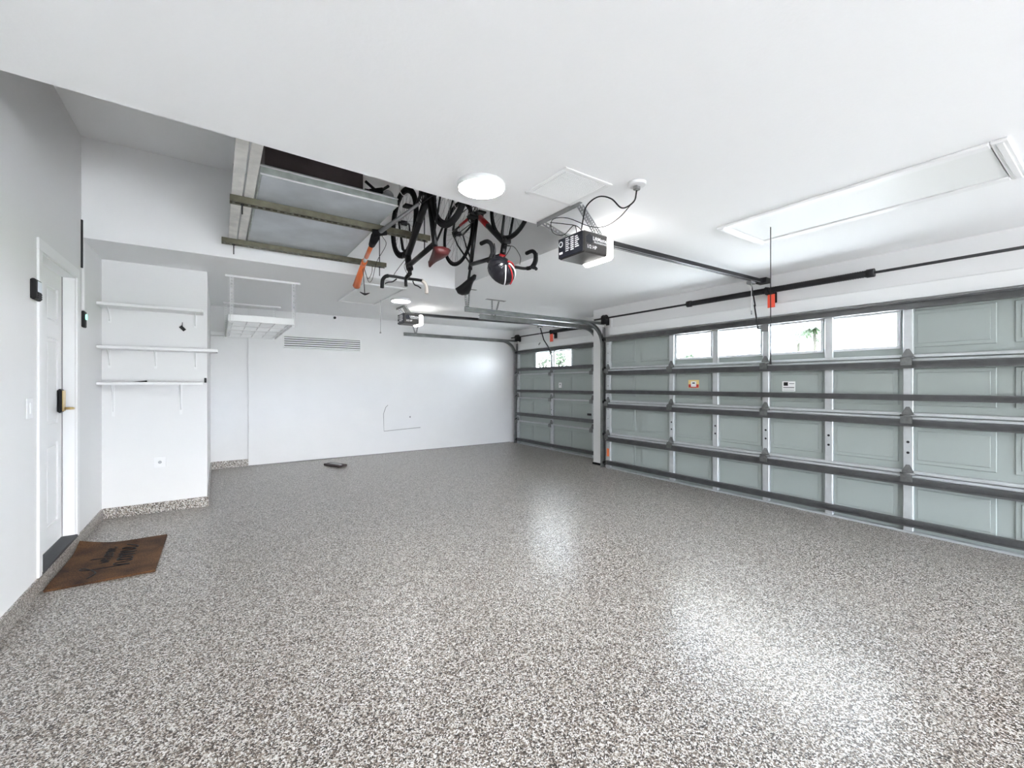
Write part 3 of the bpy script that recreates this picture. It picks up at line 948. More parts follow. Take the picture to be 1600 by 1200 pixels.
shelf(1.42, XL + .002, -.135, .26, 'lowest of the three white wall shelves by the entry door', [-.90, -.34], .34)
solo('thin_black_strip', MB().prism([(-.74, 1.42), (-.62, 1.42), (-.62, 1.436)], 'Y', 5.92, 5.98), 'black', 'thin black wedge lying on the lowest wall shelf', 'tool')
hk = thing('wall_hook_tag', (-.327, YSH, 2.02), 'small black tag hanging on a hook under the top wall shelf', 'tag')
MB().tube([(-.327, YSH - .004, 2.09), (-.327, YSH - .01, 2.04)], .004, 6).build('hook', 'black', hk)
q = MB(); q.bar((-.345, YSH - .008, 2.045), (-.305, YSH - .008, 2.0), .012, .034, (1, 0, 1)); q.build('block', 'black', hk)
ot = thing('wall_outlet', (-.522, YSH, .545), 'white outlet cover low on the shelf wall', 'outlet')
MB().cbox(-.575, -.47, YSH - .006, YSH, .485, .605, .004).build('plate', 'white_plastic', ot)
q = MB(); q.disc((-.522, YSH - .006, .545), (0, -1, 0), .016, .002, 16); q.build('socket', 'galv', ot)
lt = thing('latch', (-.115, YSH, 1.44), 'small black latch at the corner edge of the shelf wall', 'latch')
MB().cbox(-.128, -.106, YSH - .012, YSH, 1.415, 1.47, .003).build('body', 'black', lt)

# left wall devices
kp = thing('wall_keypad', (XL, 4.06, 2.0), 'black wall keypad with a pale screen beside the entry door', 'keypad')
MB().cbox(XL, XL + .026, 4.00, 4.125, 1.945, 2.08, .008).build('body', 'black', kp)
MB().box(XL + .026, XL + .028, 4.04, 4.115, 2.0, 2.068).build('screen', 'screen', kp)
q = MB()
for i in range(3):
    for j in range(3):
        q.cbox(XL + .026, XL + .030, 4.042 + .026 * i, 4.062 + .026 * i, 1.955 + .014 * j, 1.965 + .014 * j, .001)
q.build('keys', 'dark_metal', kp)
sw = thing('light_switch', (XL, 3.985, 1.245), 'white rocker light switch on the left wall before the entry door', 'switch')
MB().cbox(XL, XL + .006, 3.935, 4.035, 1.18, 1.31, .003).build('plate', 'white_plastic', sw)
MB().cbox(XL + .006, XL + .014, 3.965, 4.005, 1.21, 1.28, .004).build('rocker', 'white_plastic', sw)
wc = thing('door_control', (XL, 5.28, 1.97), 'black wall control with a green button beyond the entry door', 'control')
MB().cbox(XL, XL + .022, 5.255, 5.33, 1.90, 2.045, .006).build('body', 'black', wc)
MB().disc((XL + .022, 5.298, 1.995), (1, 0, 0), .026, .008, 20, .004).build('button', 'green_led', wc)
rw = thing('cable_cover', (XL, 5.26, 2.05), 'narrow white cable cover with a dark edge climbing the wall above the control', 'cable cover')
MB().cbox(XL, XL + .018, 5.262, 5.30, 2.05, 2.84, .004).build('cover', 'trim', rw)
MB().box(XL, XL + .012, 5.235, 5.2575, 2.42, 2.84).build('dark_edge', 'dark_metal', rw)

# ------------------------------------------------------------------ door mat
mat_o = thing('doormat', (-.68, 4.6, 0), 'brown coir doormat with black script before the entry door', 'doormat')
mx0, mx1, my0, my1 = -.965, -.385, 4.15, 5.07
def mat_z(x, y):
    cu = max(0, (y - 4.80) / .27) * max(0, (-.70 - x) / .26)
    return .055 * min(1, cu) ** 1.6 + .004 * max(0, math.sin((y - 4.1) * 7)) * max(0, (-.85 - x) / .12)
NX, NY = 16, 24
vs, fs = [], []
for lay in (0, 1):
    for i in range(NX + 1):
        for j in range(NY + 1):
            x = mx0 + (mx1 - mx0) * i / NX; y = my0 + (my1 - my0) * j / NY
            vs.append((x, y, mat_z(x, y) + (.016 if lay == 0 else .001)))
K = (NX + 1) * (NY + 1)
ix = lambda i, j, l=0: l * K + i * (NY + 1) + j
for i in range(NX):
    for j in range(NY):
        fs.append((ix(i, j), ix(i + 1, j), ix(i + 1, j + 1), ix(i, j + 1)))
        fs.append((ix(i, j, 1), ix(i, j + 1, 1), ix(i + 1, j + 1, 1), ix(i + 1, j, 1)))
for i in range(NX):
    fs.append((ix(i, 0), ix(i, 0, 1), ix(i + 1, 0, 1), ix(i + 1, 0))); fs.append((ix(i, NY), ix(i + 1, NY), ix(i + 1, NY, 1), ix(i, NY, 1)))
for j in range(NY):
    fs.append((ix(0, j), ix(0, j + 1), ix(0, j + 1, 1), ix(0, j, 1))); fs.append((ix(NX, j), ix(NX, j, 1), ix(NX, j + 1, 1), ix(NX, j + 1)))
MB().add(vs, fs).build('mat_body', 'coir', mat_o)
# script lettering: strokes in (u along +Y reading direction, v up towards the door = -X)
def stroke(mb, pts, r=.0045, ox=0, oy=0, sc_=1.0):
    P = []
    for p in curve_pts([(u, v, 0) for u, v in pts], 6):
        y = oy + p.x * sc_; x = ox - p.y * sc_
        P.append((x, y, mat_z(x, y) + .0165))
    mb.tube(P, r, 5)
lt_ = MB()
# "welcome"
W_ = dict(ox=-.700, oy=4.52, sc_=.054)
stroke(lt_, [(0, 1), (.3, 0), (.6, .8), (.9, 0), (1.2, 1), (1.5, .5), (1.9, .7), (1.6, 1), (1.45, .5), (1.7, 0), (2.2, .5), (2.6, 2), (2.4, 2.1), (2.4, .2), (2.8, 0), (3.5, .9), (3.1, .9), (2.95, .3), (3.4, 0), (3.9, .6), (4.2, 1), (3.8, .8), (3.9, .1), (4.3, .2), (4.35, .9), (4.7, .7), (4.9, 1), (4.9, 0), (5.2, .9), (5.4, .9), (5.4, 0), (5.75, .9), (6.0, .8), (6.0, .1), (6.4, .4), (6.8, .8), (6.5, 1), (6.4, .4), (6.7, 0), (7.3, .4)], .004, **W_)
# "home" with a long looping ascender on the h
H_ = dict(ox=-.560, oy=4.42, sc_=.094)
stroke(lt_, [(-2.1, 2.2), (-1.2, 1.9), (-.4, 2.2), (.4, 2.8), (.3, 3.05), (-.1, 2.6), (-.22, 1.4), (-.25, 0)], .0055, **H_)
stroke(lt_, [(-.25, 0), (.1, .9), (.5, 1.0), (.55, .2), (.85, 0), (1.2, .6), (1.5, 1), (1.15, .8), (1.2, .1), (1.6, .1), (1.75, .8), (1.6, 1.0), (2.1, .8), (2.35, 1), (2.35, 0), (2.75, 1.0), (3.0, .9), (3.0, 0), (3.4, 1.0), (3.65, .9), (3.65, .1), (4.0, .3), (4.5, .8), (4.3, 1.05), (4.1, .5), (4.4, 0), (5.1, .5), (5.5, .9)], .006, **H_)
lt_.build('lettering', 'black', mat_o)

# small case lying on the floor by the back wall
cs_ = thing('small_case', (1.64, 7.75, 0), 'small dark case with a pale window lying on the floor by the back wall', 'case')
a_ = math.radians(25)
def rotp(u, v, z): return (1.66 + u * math.cos(a_) - v * math.sin(a_), 7.78 + u * math.sin(a_) + v * math.cos(a_), z)
def obox(u0, u1, v0, v1, z0, z1):
    m_ = MB().cbox(u0, u1, v0, v1, z0, z1, .006)
    m_.v = [Vector(rotp(v.x, v.y, v.z)) for v in m_.v]
    return m_
obox(-.085, .085, -.20, .20, 0, .035).build('body', 'brown', cs_)
obox(-.035, .035, -.12, .12, .035, .040).build('window', 'galv', cs_)
obox(-.05, -.01, -.19, -.15, .035, .041).build('cap', 'white_plastic', cs_)

# ------------------------------------------------------------------ white ceiling rack at the back
rk = thing('ceiling_rack', (.45, 7.1, H), 'white steel storage rack hanging from the ceiling near the back wall', 'rack')
q = MB(); q.cbox(.07, .87, 6.065, 6.105, H - .025, H, .004); q.build('ceiling_channel', 'trim', rk)
q = MB(); q.cbox(.07, .87, 8.12, 8.16, H - .025, H, .004); q.build('ceiling_channel', 'trim', rk)
for (x, y) in ((.135, 6.085), (.795, 6.085), (.105, 8.14), (.775, 8.14)):
    q = MB(); q.perforated((x, y, 2.13), (x, y, H - .01), .038, (0, 1, 0), .036); q.perforated((x + .018, y - .018, 2.13), (x + .018, y - .018, H - .01), .030, (1, 0, 0), .036)
    q.build('post', 'trim', rk)
fr = MB()
fr.cbox(.12, .80, 6.06, 6.075, 2.145, 2.225, .004); fr.build('frame_beam', 'trim', rk)
fr = MB(); fr.cbox(.10, .78, 8.145, 8.16, 2.145, 2.225, .004); fr.build('frame_beam', 'trim', rk)
fr = MB(); fr.cbox(.10, .118, 6.075, 8.145, 2.145, 2.225, .004); fr.build('frame_beam', 'trim', rk)
fr = MB(); fr.cbox(.785, .80, 6.075, 8.145, 2.145, 2.225, .004); fr.build('frame_beam', 'trim', rk)
dk = MB()
for i in range(34):
    y = 6.10 + 2.02 * i / 33
    dk.bar((.115, y, 2.17), (.79, y, 2.17), .005, .005)
for i in range(5):
    x = .15 + .15 * i
    dk.bar((x, 6.08, 2.163), (x, 8.14, 2.163), .006, .006)
dk.build('wire_deck', 'trim', rk)
for y in (6.6, 7.1, 7.6): MB().cbox(.115, .79, y - .02, y + .02, 2.148, 2.160, .003).build('deck_support', 'trim', rk)

# ------------------------------------------------------------------ hanging beams in the recess
def strut_beam(x0, x1, y, z0, label, rods):
    t = thing('hanging_beam', ((x0 + x1) / 2, y, z0), label, 'beam')
    b_ = MB()
    hw = .040
    b_.box(x0, x1, y - hw, y + hw, z0 + .040, z0 + .044)
    b_.box(x0, x1, y - hw, y - hw + .004, z0, z0 + .040)
    b_.box(x0, x1, y + hw - .004, y + hw, z0, z0 + .040)
    b_.box(x0, x1, y - hw, y - .014, z0 - .003, z0)
    b_.box(x0, x1, y + .014, y + hw, z0 - .003, z0)
    n = int((x1 - x0) / .05)
    for i in range(n):
        x = x0 + (i + .5) * (x1 - x0) / n
        b_.box(x - .009, x + .009, y - .015, y + .015, z0 - .003, z0)
    b_.build('channel', 'olive', t)
    for xr, zd in rods:
        q = MB(); q.tube([(xr, y, z0 - zd), (xr, y, HR)], .0055, 6); q.build('rod', 'dark_metal', t)
        q = MB(); q.disc((xr, y, z0 - .012), (0, 0, 1), .014, .010, 6); q.build('nut', 'dark_metal', t)
strut_beam(.075, 1.69, 3.90, 2.785, 'nearer of the two olive slotted beams hung on rods in the ceiling recess', [(.155, .08), (1.645, .09)])
strut_beam(.03, 1.645, 5.07, 2.785, 'farther of the two olive slotted beams hung on rods in the ceiling recess', [(.13, .10), (1.575, .11)])
ZB = 2.830
# planks resting on both beams
solo('plank', MB().cbox(.165, .228, 2.90, 5.22, ZB, ZB + .022, .003), 'plank', 'stained white plank lying on both beams, right against the zinc tray', 'plank')
solo('plank', MB().cbox(.085, .155, 2.85, 5.20, ZB, ZB + .022, .003), 'plank', 'cleaner white plank lying on both beams at the left by the rods', 'plank')
# zinc tray: sheet with a rim
tr = thing('metal_tray', (.70, 4.3, ZB), 'large shallow zinc sheet tray resting on the two hanging beams', 'tray')
tx0, tx1, ty0, ty1 = .25, 1.19, 3.40, 5.235
q = MB(); q.cbox(tx0, tx1, ty0, ty1, ZB + .001, ZB + .006, .002)
q.build('bottom_sheet', 'tray', tr)
q = MB()
q.cbox(tx0 - .01, tx1 + .01, ty0 - .012, ty0, ZB + .001, ZB + .075, .004)
q.cbox(tx0 - .01, tx1 + .01, ty1, ty1 + .01, ZB + .001, ZB + .075, .004)
q.cbox(tx0 - .01, tx0, ty0, ty1, ZB + .001, ZB + .075, .004)
q.cbox(tx1, tx1 + .01, ty0, ty1, ZB + .001, ZB + .075, .004)
q.build('rim', 'tray_rim', tr)
q = MB()
q.tube([(tx0 - .012, ty0 - .014, ZB + .006), (tx1 + .012, ty0 - .014, ZB + .006)], .006, 8)
q.tube([(tx0 - .012, ty0 - .014, ZB + .060), (tx1 + .012, ty0 - .014, ZB + .060)], .005, 8)
q.build('bead', 'white_plastic', tr)
for x in (.55, .88):
    MB().cbox(x - .004, x + .004, ty0, ty1, ZB + .006, ZB + .014, .002).build('rib', 'tray', tr)
bb = thing('dark_crate', (.6, 3.9, ZB + .006), 'long dark brown crate standing in the zinc tray', 'crate')
q = MB(); q.cbox(.27, .94, 3.44, 3.46, ZB + .007, ZB + .33, .003); q.build('side_board', 'brown', bb)
q = MB(); q.cbox(.27, .94, 4.94, 4.96, ZB + .007, ZB + .33, .003); q.build('side_board', 'brown', bb)
q = MB(); q.cbox(.27, .29, 3.46, 4.94, ZB + .007, ZB + .33, .003); q.build('end_board', 'brown', bb)
q = MB(); q.cbox(.92, .94, 3.46, 4.94, ZB + .007, ZB + .33, .003); q.build('end_board', 'brown', bb)
q = MB(); q.cbox(.29, .92, 3.46, 4.94, ZB + .007, ZB + .02, .003); q.build('base_board', 'brown', bb)
# folded camp chair bits
fc = thing('folded_camp_chair', (1.07, 3.6, ZB + .006), 'folded black camp chair lying in the zinc tray next to the bicycles', 'folding chair')
q = MB()
for a, b_ in (((.98, 3.44, ZB + .03), (1.16, 3.50, ZB + .20)), ((.98, 3.52, ZB + .20), (1.17, 3.46, ZB + .04)), ((.97, 3.5, ZB + .12), (1.18, 3.5, ZB + .14)), ((1.02, 3.45, ZB + .02), (1.02, 3.9, ZB + .25))):
    q.tube([a, b_], .012, 8)
q.build('leg_frame', 'black', fc)
q = MB()
q.add([(.96, 3.46, ZB + .02), (1.09, 3.43, ZB + .06), (1.10, 3.46, ZB + .16), (1.0, 3.48, ZB + .13), (.96, 3.9, ZB + .03), (1.1, 3.9, ZB + .05), (1.1, 3.9, ZB + .16), (1.0, 3.9, ZB + .15)],
      [(0, 1, 2, 3), (7, 6, 5, 4), (0, 4, 5, 1), (1, 5, 6, 2), (2, 6, 7, 3), (3, 7, 4, 0)])
q.build('seat_cloth', 'rubber', fc)
q = MB(); q.tube([(1.145, 3.44, ZB + .10), (1.145, 3.45, ZB + .10), (1.145, 3.62, ZB + .10)], [.03, .045, .045], 16); q.build('cup_holder', 'galv', fc)

# ------------------------------------------------------------------ orange hoist pole
po = thing('orange_pole', (1.2, 4.4, 2.75), 'orange and white pole with black grips slung under the hanging beams', 'pole')
P1 = Vector((1.165, 3.87, 2.72)); P2 = Vector((1.34, 4.90, 2.735)); P3 = Vector((1.35, 5.22, 2.555))
def lerp(a, b, t): return a + (b - a) * t
MB().tube([P1, lerp(P1, P2, .25)], [.040, .030], 12).build('grip', 'rubber', po)
MB().tube([lerp(P1, P2, .25), lerp(P1, P2, .7)], .021, 12).build('tube', 'orange', po)
MB().tube([lerp(P1, P2, .7), lerp(P1, P2, .85)], .020, 12).build('sleeve', 'white_plastic', po)
MB().tube([lerp(P1, P2, .85), lerp(P1, P2, 1.0)], .030, 12).build('clamp', 'orange', po)
MB().tube([P2, P3], [.028, .042], 12).build('flared_tube', 'orange', po)
MB().tube([P3, P3 + (P3 - P2).normalized() * .015], [.043, .034], 12).build('end_ring', 'galv', po)
MB().tube([P1 + Vector((.02, -.03, .03)), Vector((1.30, 3.66, 2.84)), Vector((1.41, 3.45, 2.93))], [.020, .018, .012], 10).build('shaft', 'galv', po)
MB().tube([P1 + Vector((-.03, -.02, .02)), P1 + Vector((.09, -.04, .04))], [.035, .02], 10).build('knob', 'rubber', po)
rp_ = thing('starter_rope', (1.36, 4.95, 2.7), 'thin black rope with a T-shaped handle dangling below the far beam', 'rope')
MB().tube([P2 + Vector((0, .02, -.0)), Vector((1.365, 4.93, 2.42))], .004, 6).build('cord', 'black', rp_)
MB().tube([(1.31, 4.93, 2.43), (1.345, 4.93, 2.415), (1.365, 4.93, 2.41), (1.385, 4.93, 2.415), (1.42, 4.93, 2.43)], [.004, .010, .014, .010, .004], 8).build('handle', 'black', rp_)
q = MB()
q.tube(curve_pts([P2, (1.38, 4.92, 2.62), (1.41, 4.92, 2.55), (1.45, 4.92, 2.60), (1.46, 4.80, 2.76), (1.40, 4.3, 2.80), P1 + Vector((.06, 0, .02))]), .003, 5)
q.tube(curve_pts([P2, (1.37, 4.92, 2.66), (1.40, 4.92, 2.585), (1.44, 4.92, 2.66), (1.44, 4.9, 2.73)]), .003, 5)
q.build('loop', 'black', rp_)

# ------------------------------------------------------------------ bicycles
def bicycle(label, X0, Yr, direction, zw, accent, tire_r, bar_style, saddle_mat, saddle_w, Rw=.335, tape='rubber', fat=1.0):
    """upside down: w (up in the bicycle's own frame) points down in the world"""
    def T(u, v, w_): return Vector((X0 - v, Yr + direction * u, zw - w_))
    t = thing('bicycle', (X0, Yr + direction * .5, zw), label, 'bicycle')
    for k, u in enumerate((0.0, 1.0)):
        ty = MB().ring(T(u, 0, 0), (1, 0, 0), Rw - tire_r, tire_r, 56, 10).build('wheel', 'rubber', t)
        MB().ring(T(u, 0, 0), (1, 0, 0), Rw - tire_r * 2 - .006, .009, 56, 6).build('rim', 'dark_metal', ty)
        sp = MB()
        Rr = Rw - tire_r * 2 - .01
        for i in range(28):
            a = 2 * PI * i / 28; b_ = a + (.38 if (i // 2) % 2 else -.38)
            side = .028 if i % 2 else -.028
            sp.tube([T(u, side, 0) + Vector((0, math.cos(b_), math.sin(b_))) * .022, T(u, 0, 0) + Vector((0, math.cos(a), math.sin(a))) * Rr], .0013, 4, caps=False)
        so = sp.build('spokes', 'galv', ty); so['kind'] = 'stuff'
        hb = MB().tube([T(u, -.05, 0), T(u, -.03, 0), T(u, -.028, 0), T(u, .028, 0), T(u, .03, 0), T(u, .05, 0)], [.010, .010, .024, .024, .010, .010], 14)
        hb.build('hub', 'dark_metal', ty)
        if k == 0:
            cg = MB()
            for j in range(7):
                cg.tube([T(0, .030 + .004 * j, 0), T(0, .032 + .004 * j, 0)], .050 - .0045 * j, 20)
            cg.build('cassette', 'dark_metal', ty)
    BB = (.41, 0, -.07); ST = (.275, 0, .42); HT = (.855, 0, .47); HB = (.90, 0, .34)
    f = MB()
    f.tube([T(*BB), T(*ST)], .017 * fat, 10)
    f.tube([T(*BB), T(*HB)], .022 * fat, 10)
    f.tube([T(ST[0] + .01, 0, ST[2] - .03), T(HT[0] + .01, 0, HT[2] - .03)], .017 * fat, 10)
    f.tube([T(*HT), T(*HB)], .023 * fat, 10)
    for s_ in (-1, 1):
        f.tube([T(BB[0] - .02, s_ * .03, BB[2]), T(.12, s_ * .055, -.02), T(0, s_ * .062, 0)], [.012, .010, .009], 8)
        f.tube([T(ST[0] + .01, s_ * .016, ST[2] - .05), T(.10, s_ * .05, .16), T(0, s_ * .062, 0)], [.009, .008, .008], 8)
    f.tube([T(BB[0], -.04, BB[2]), T(BB[0], .04, BB[2])], .024, 14)
    f.build('frame', 'frame_black', t)
    fk = MB()
    fk.tube([T(HB[0], 0, HB[2]), T(HB[0] + .012, 0, HB[2] - .035)], .024, 10)
    for s_ in (-1, 1):
        fk.tube([T(HB[0] + .012, s_ * .01, HB[2] - .03), T(HB[0] + .02, s_ * .04, HB[2] - .06), T(.965, s_ * .048, .12), T(1.0, s_ * .052, 0)], [.014, .014, .010, .008], 8)
    fk.build('fork', 'frame_black', t)
    # accents on the frame
    b1, b2 = Vector(T(*BB)), Vector(T(*HB))
    MB().tube([lerp(b1, b2, .12), lerp(b1, b2, .42)], .0235 * fat, 10).build('colour_band', accent, t)
    MB().tube([T(BB[0] - .10, .046, BB[2] + .022), T(.16, .058, -.025)], .013, 8).build('colour_band', accent, t)
    MB().tube([T(HT[0] - .01, 0, HT[2] + .01), T(HT[0] + .015, 0, HT[2] - .04)], .0245 * fat, 10).build('colour_band', accent, t)
    # crank, pedals, chain
    cr = MB()
    c0 = T(BB[0], .05, BB[2])
    cr.ring(c0, (1, 0, 0), .088, .005, 36, 5)
    cr.ring(c0, (1, 0, 0), .062, .004, 30, 5)
    for i in range(5):
        a = 2 * PI * i / 5
        cr.tube([c0, c0 + Vector((0, math.cos(a), math.sin(a))) * .088], .006, 5)
    cr.build('chainring', 'dark_metal', t)
    for s_, a in ((1, .6), (-1, .6 + PI)):
        e = T(BB[0] + .165 * math.cos(a), s_ * .07, BB[2] + .165 * math.sin(a))
        q = MB(); q.tube([T(BB[0], s_ * .06, BB[2]), e], [.014, .010], 8)
        co = q.build('crank', 'dark_metal', t)
        q = MB(); ee = e + Vector((-s_ * .055, 0, 0)); q.cbox(ee.x - .045, ee.x + .045, ee.y - .035, ee.y + .035, ee.z - .010, ee.z + .010, .004)
        q.build('pedal', 'black', co)
    ch = MB()
    ch.tube([T(BB[0], .05, BB[2] + .088), T(0, .05, .045)], .004, 5)
    ch.tube([T(BB[0], .05, BB[2] - .088), T(.05, .05, -.14), T(-.01, .05, -.10), T(0.01, .05, -.045)], .004, 5)
    ch.build('chain', 'dark_metal', t)
    dr = MB(); dr.bar(T(0, .055, -.02), T(.05, .055, -.15), .012, .03); dr.ring(T(.05, .055, -.14), (1, 0, 0), .022, .005, 16, 5)
    dr.build('derailleur', 'dark_metal', t)
    # brakes
    br = MB()
    br.cbox(*sorted((T(HB[0] + .03, -.035, 0).x, T(0, .035, 0).x)), *sorted((T(HB[0] + .055, 0, 0).y, T(HB[0] + .02, 0, 0).y)), *sorted((T(0, 0, .355).z, T(0, 0, .315).z)), .006)
    br.build('brake', 'dark_metal', t)
    # seat post and saddle
    sh = .60 if bar_style == 'drop' else .525
    sp_u = ST[0] - (sh - ST[2]) * .27
    q = MB(); q.tube([T(*ST), T(sp_u, 0, sh - .04)], .0135, 10); q.tube([T(ST[0], 0, ST[2] - .01), T(ST[0] - .006, 0, ST[2] + .02)], .022, 10)
    q.build('seat_post', 'frame_black', t)
    sd = MB(); n = 14; rows = []
    for i in range(n + 1):
        u = i / n                       # 0 rear, 1 nose
        half = saddle_w * (.62 + .38 * math.cos(u * PI * .0)) if u < .12 else saddle_w * max(.20, (1 - u) ** 1.25 + .16)
        half = min(half, saddle_w)
        if i == 0: half *= .6
        zc = sh + .012 * math.sin(u * PI * 2) * .4
        rows.append([(sp_u - .13 + u * .27, -half, zc - .034), (sp_u - .13 + u * .27, -half * .7, zc + .006), (sp_u - .13 + u * .27, 0, zc + .014), (sp_u - .13 + u * .27, half * .7, zc + .006), (sp_u - .13 + u * .27, half, zc - .034), (sp_u - .13 + u * .27, 0, zc - .040)])
    pitch = -.4 if bar_style == 'drop' else .2
    rows = [[(a_, b_, c_ + (a_ - sp_u) * pitch) for a_, b_, c_ in r] for r in rows]
    vs_ = [T(*p) for r in rows for p in r]; fs_ = []
    for i in range(n):
        for k in range(6):
            k2 = (k + 1) % 6
            fs_.append((i * 6 + k, i * 6 + k2, (i + 1) * 6 + k2, (i + 1) * 6 + k))
    fs_.append(tuple(range(6))); fs_.append(tuple(n * 6 + k for k in range(6))[::-1])
    sd.add(vs_, fs_, True); sd.build('saddle', saddle_mat, t)
    # stem and handlebar
    if bar_style == 'drop':
        bc = (.93, .545)
    else:
        bc = (.955, .545)
    q = MB(); q.tube([T(HT[0], 0, HT[2]), T(HT[0] - .012, 0, HT[2] + .06)], .019, 10); q.tube([T(HT[0] - .010, 0, HT[2] + .05), T(bc[0], 0, bc[1])], [.020, .018], 10)
    if bar_style != 'drop': q.tube([T(bc[0], 0, bc[1]), T(bc[0] - .01, 0, bc[1] + .075)], .015, 10)
    q.build('stem', 'frame_black', t)
    for s_ in (-1, 1):
        q = MB()
        if bar_style == 'drop':
            pts = [(bc[0], 0, bc[1]), (bc[0], s_ * .12, bc[1]), (bc[0] + .01, s_ * .19, bc[1]), (bc[0] + .07, s_ * .215, bc[1] - .0), (bc[0] + .12, s_ * .22, bc[1] - .04),
                   (bc[0] + .115, s_ * .228, bc[1] - .11), (bc[0] + .06, s_ * .235, bc[1] - .15), (bc[0] - .03, s_ * .24, bc[1] - .155)]
        else:
            pts = [(bc[0], 0, bc[1]), (bc[0] + .005, s_ * .12, bc[1] - .005), (bc[0] + .01, s_ * .18, bc[1] + .0), (bc[0] + .015, s_ * .212, bc[1] + .03), (bc[0] + .015, s_ * .22, bc[1] + .07), (bc[0] + .015, s_ * .222, bc[1] + .115)]
        P = curve_pts([T(*p) for p in pts], 6)
        k = len(P) // 3
        q.tube(P[:k + 1], .0135, 10)
        ho = q.build('handlebar', 'frame_black', t)
        MB().tube(P[k:], .0175, 10).build('grip_tape', 'cream' if (tape == 'mixed' and s_ == -1) else 'rubber', ho)
        lv = MB()
        if bar_style == 'drop':
            lv.tube(curve_pts([T(bc[0] + .08, s_ * .212, bc[1] + .0), T(bc[0] + .135, s_ * .214, bc[1] + .02), T(bc[0] + .15, s_ * .214, bc[1] + .035)]), [.016] * 8 + [.014] * 9, 8)
            lv.tube(curve_pts([T(bc[0] + .13, s_ * .214, bc[1] + .01), T(bc[0] + .16, s_ * .217, bc[1] - .04), T(bc[0] + .15, s_ * .222, bc[1] - .11)]), .006, 6)
        else:
            lv.tube(curve_pts([T(bc[0] + .02, s_ * .08, bc[1] + .01), T(bc[0] + .05, s_ * .11, bc[1] + .035), T(bc[0] + .055, s_ * .15, bc[1] + .045), T(bc[0] + .06, s_ * .18, bc[1] + .06)]), .006, 6)
        lv.build('brake_lever', 'dark_metal', ho)
        cbl = MB()
        cbl.tube(curve_pts([T(bc[0] + .06, s_ * .10, bc[1] - .01), T(bc[0] + .11, s_ * .07, bc[1] - .06), T(bc[0] + .09, s_ * .02, bc[1] - .14), T(HB[0] + .02, s_ * .015, HB[2] + .03)]), .0028, 5)
        cbl.build('cable', 'black', t)
    return t, T
bikeA, TA = bicycle('black upside-down bicycle with a dark red saddle, hung nearest the zinc tray', 1.485, 3.02, 1, 2.955, 'frame_black', .024, 'bull', 'saddle_red', .075, tape='mixed', fat=1.35)
bikeB, TB = bicycle('black and red upside-down road bicycle with drop bars, hung farther right', 2.09, 4.07, -1, 2.985, 'red', .015, 'drop', 'black', .088, fat=1.2)
# wheel hooks fixed to the recess ceiling
for k, (t_, T_, u, lab) in enumerate(((bikeA, TA, 0, 'near hook'), (bikeA, TA, 1, 'far hook'), (bikeB, TB, 0, 'far hook'), (bikeB, TB, 1, 'near hook'))):
    c_ = T_(u, 0, 0); R_ = .335
    who = 'red-saddled bicycle' if k < 2 else 'road bicycle with drop bars'
    o = MB()
    zt = c_.z + R_
    rim_z = c_.z + R_ - .055
    o.tube([(c_.x - .045, c_.y, HR), (c_.x - .045, c_.y, zt + .02)], .0045, 8)
    o.tube(curve_pts([(c_.x - .045, c_.y, zt + .02), (c_.x - .04, c_.y, zt - .03), (c_.x - .015, c_.y, rim_z - .012), (c_.x + .02, c_.y, rim_z - .008), (c_.x + .04, c_.y, rim_z + .02)], 6), .0045, 8)
    solo('ceiling_hook', o, 'white_plastic', 'white hook holding the %s wheel of the %s' % (lab.split()[0] + 'er' if lab.startswith('near') else 'far', who), 'hook')

# ------------------------------------------------------------------ helmet on the road bicycle's bars
hm = thing('bike_helmet', (2.03, 3.08, 2.36), 'black and red cycling helmet hanging from the drop handlebars', 'helmet')
hc = Vector((1.955, 3.02, 2.345))
hx, hy, hz = .098, .130, .092
NU, NV = 22, 12
tilt = Matrix.Rotation(math.radians(-35), 3, 'Y') @ Matrix.Rotation(math.radians(65), 3, 'X')
def hp(a, b_, k=1.0):
    x = hx * math.cos(b_) * math.cos(a) * k; y = hy * math.cos(b_) * math.sin(a) * k; z = hz * math.sin(b_) * 1.35 * k
    return hc + tilt @ Vector((x, y, z))
vs_, fs_ = [], []
for j in range(NV + 1):
    b_ = -.25 + (PI / 2 + .25) * j / NV
    for i in range(NU):
        a = 2 * PI * i / NU
        k = 1.0 - (.07 if (i % 3 == 0 and 2 < j < NV - 1) else 0)
        vs_.append(hp(a, b_, k))
for j in range(NV):
    for i in range(NU):
        i2 = (i + 1) % NU
        fs_.append((j * NU + i, j * NU + i2, (j + 1) * NU + i2, (j + 1) * NU + i))
fs_.append(tuple(range(NU))[::-1])
ho = MB().add(vs_, fs_).build('shell', 'helmet', hm)
def rib(name, m_, a0, a1, w_):
    q = MB()
    pts = [hp(lerp_a(a0, a1, t), -.1 + (PI * .42 + .1) * t, 1.04) for t in [i / 10 for i in range(11)]]
    q.tube(pts, w_, 6); q.build(name, m_, hm)
def lerp_a(a, b, t): return a + (b - a) * t
rib('stripe', 'red', -.6, -.2, .007)
rib('stripe', 'print_white', -1.1, -.8, .006)
rib('stripe', 'red', -1.7, -1.5, .006)
rib('stripe', 'print_white', -2.2, -2.4, .005)
q = MB()
q.tube(curve_pts([hp(.3, -.2), hc + Vector((.03, .03, .10)), Vector((2.05, 3.12, 2.445)), hc + Vector((-.05, .02, .10)), hp(2.8, -.2)]), .006, 6)
q.build('strap', 'black', hm)

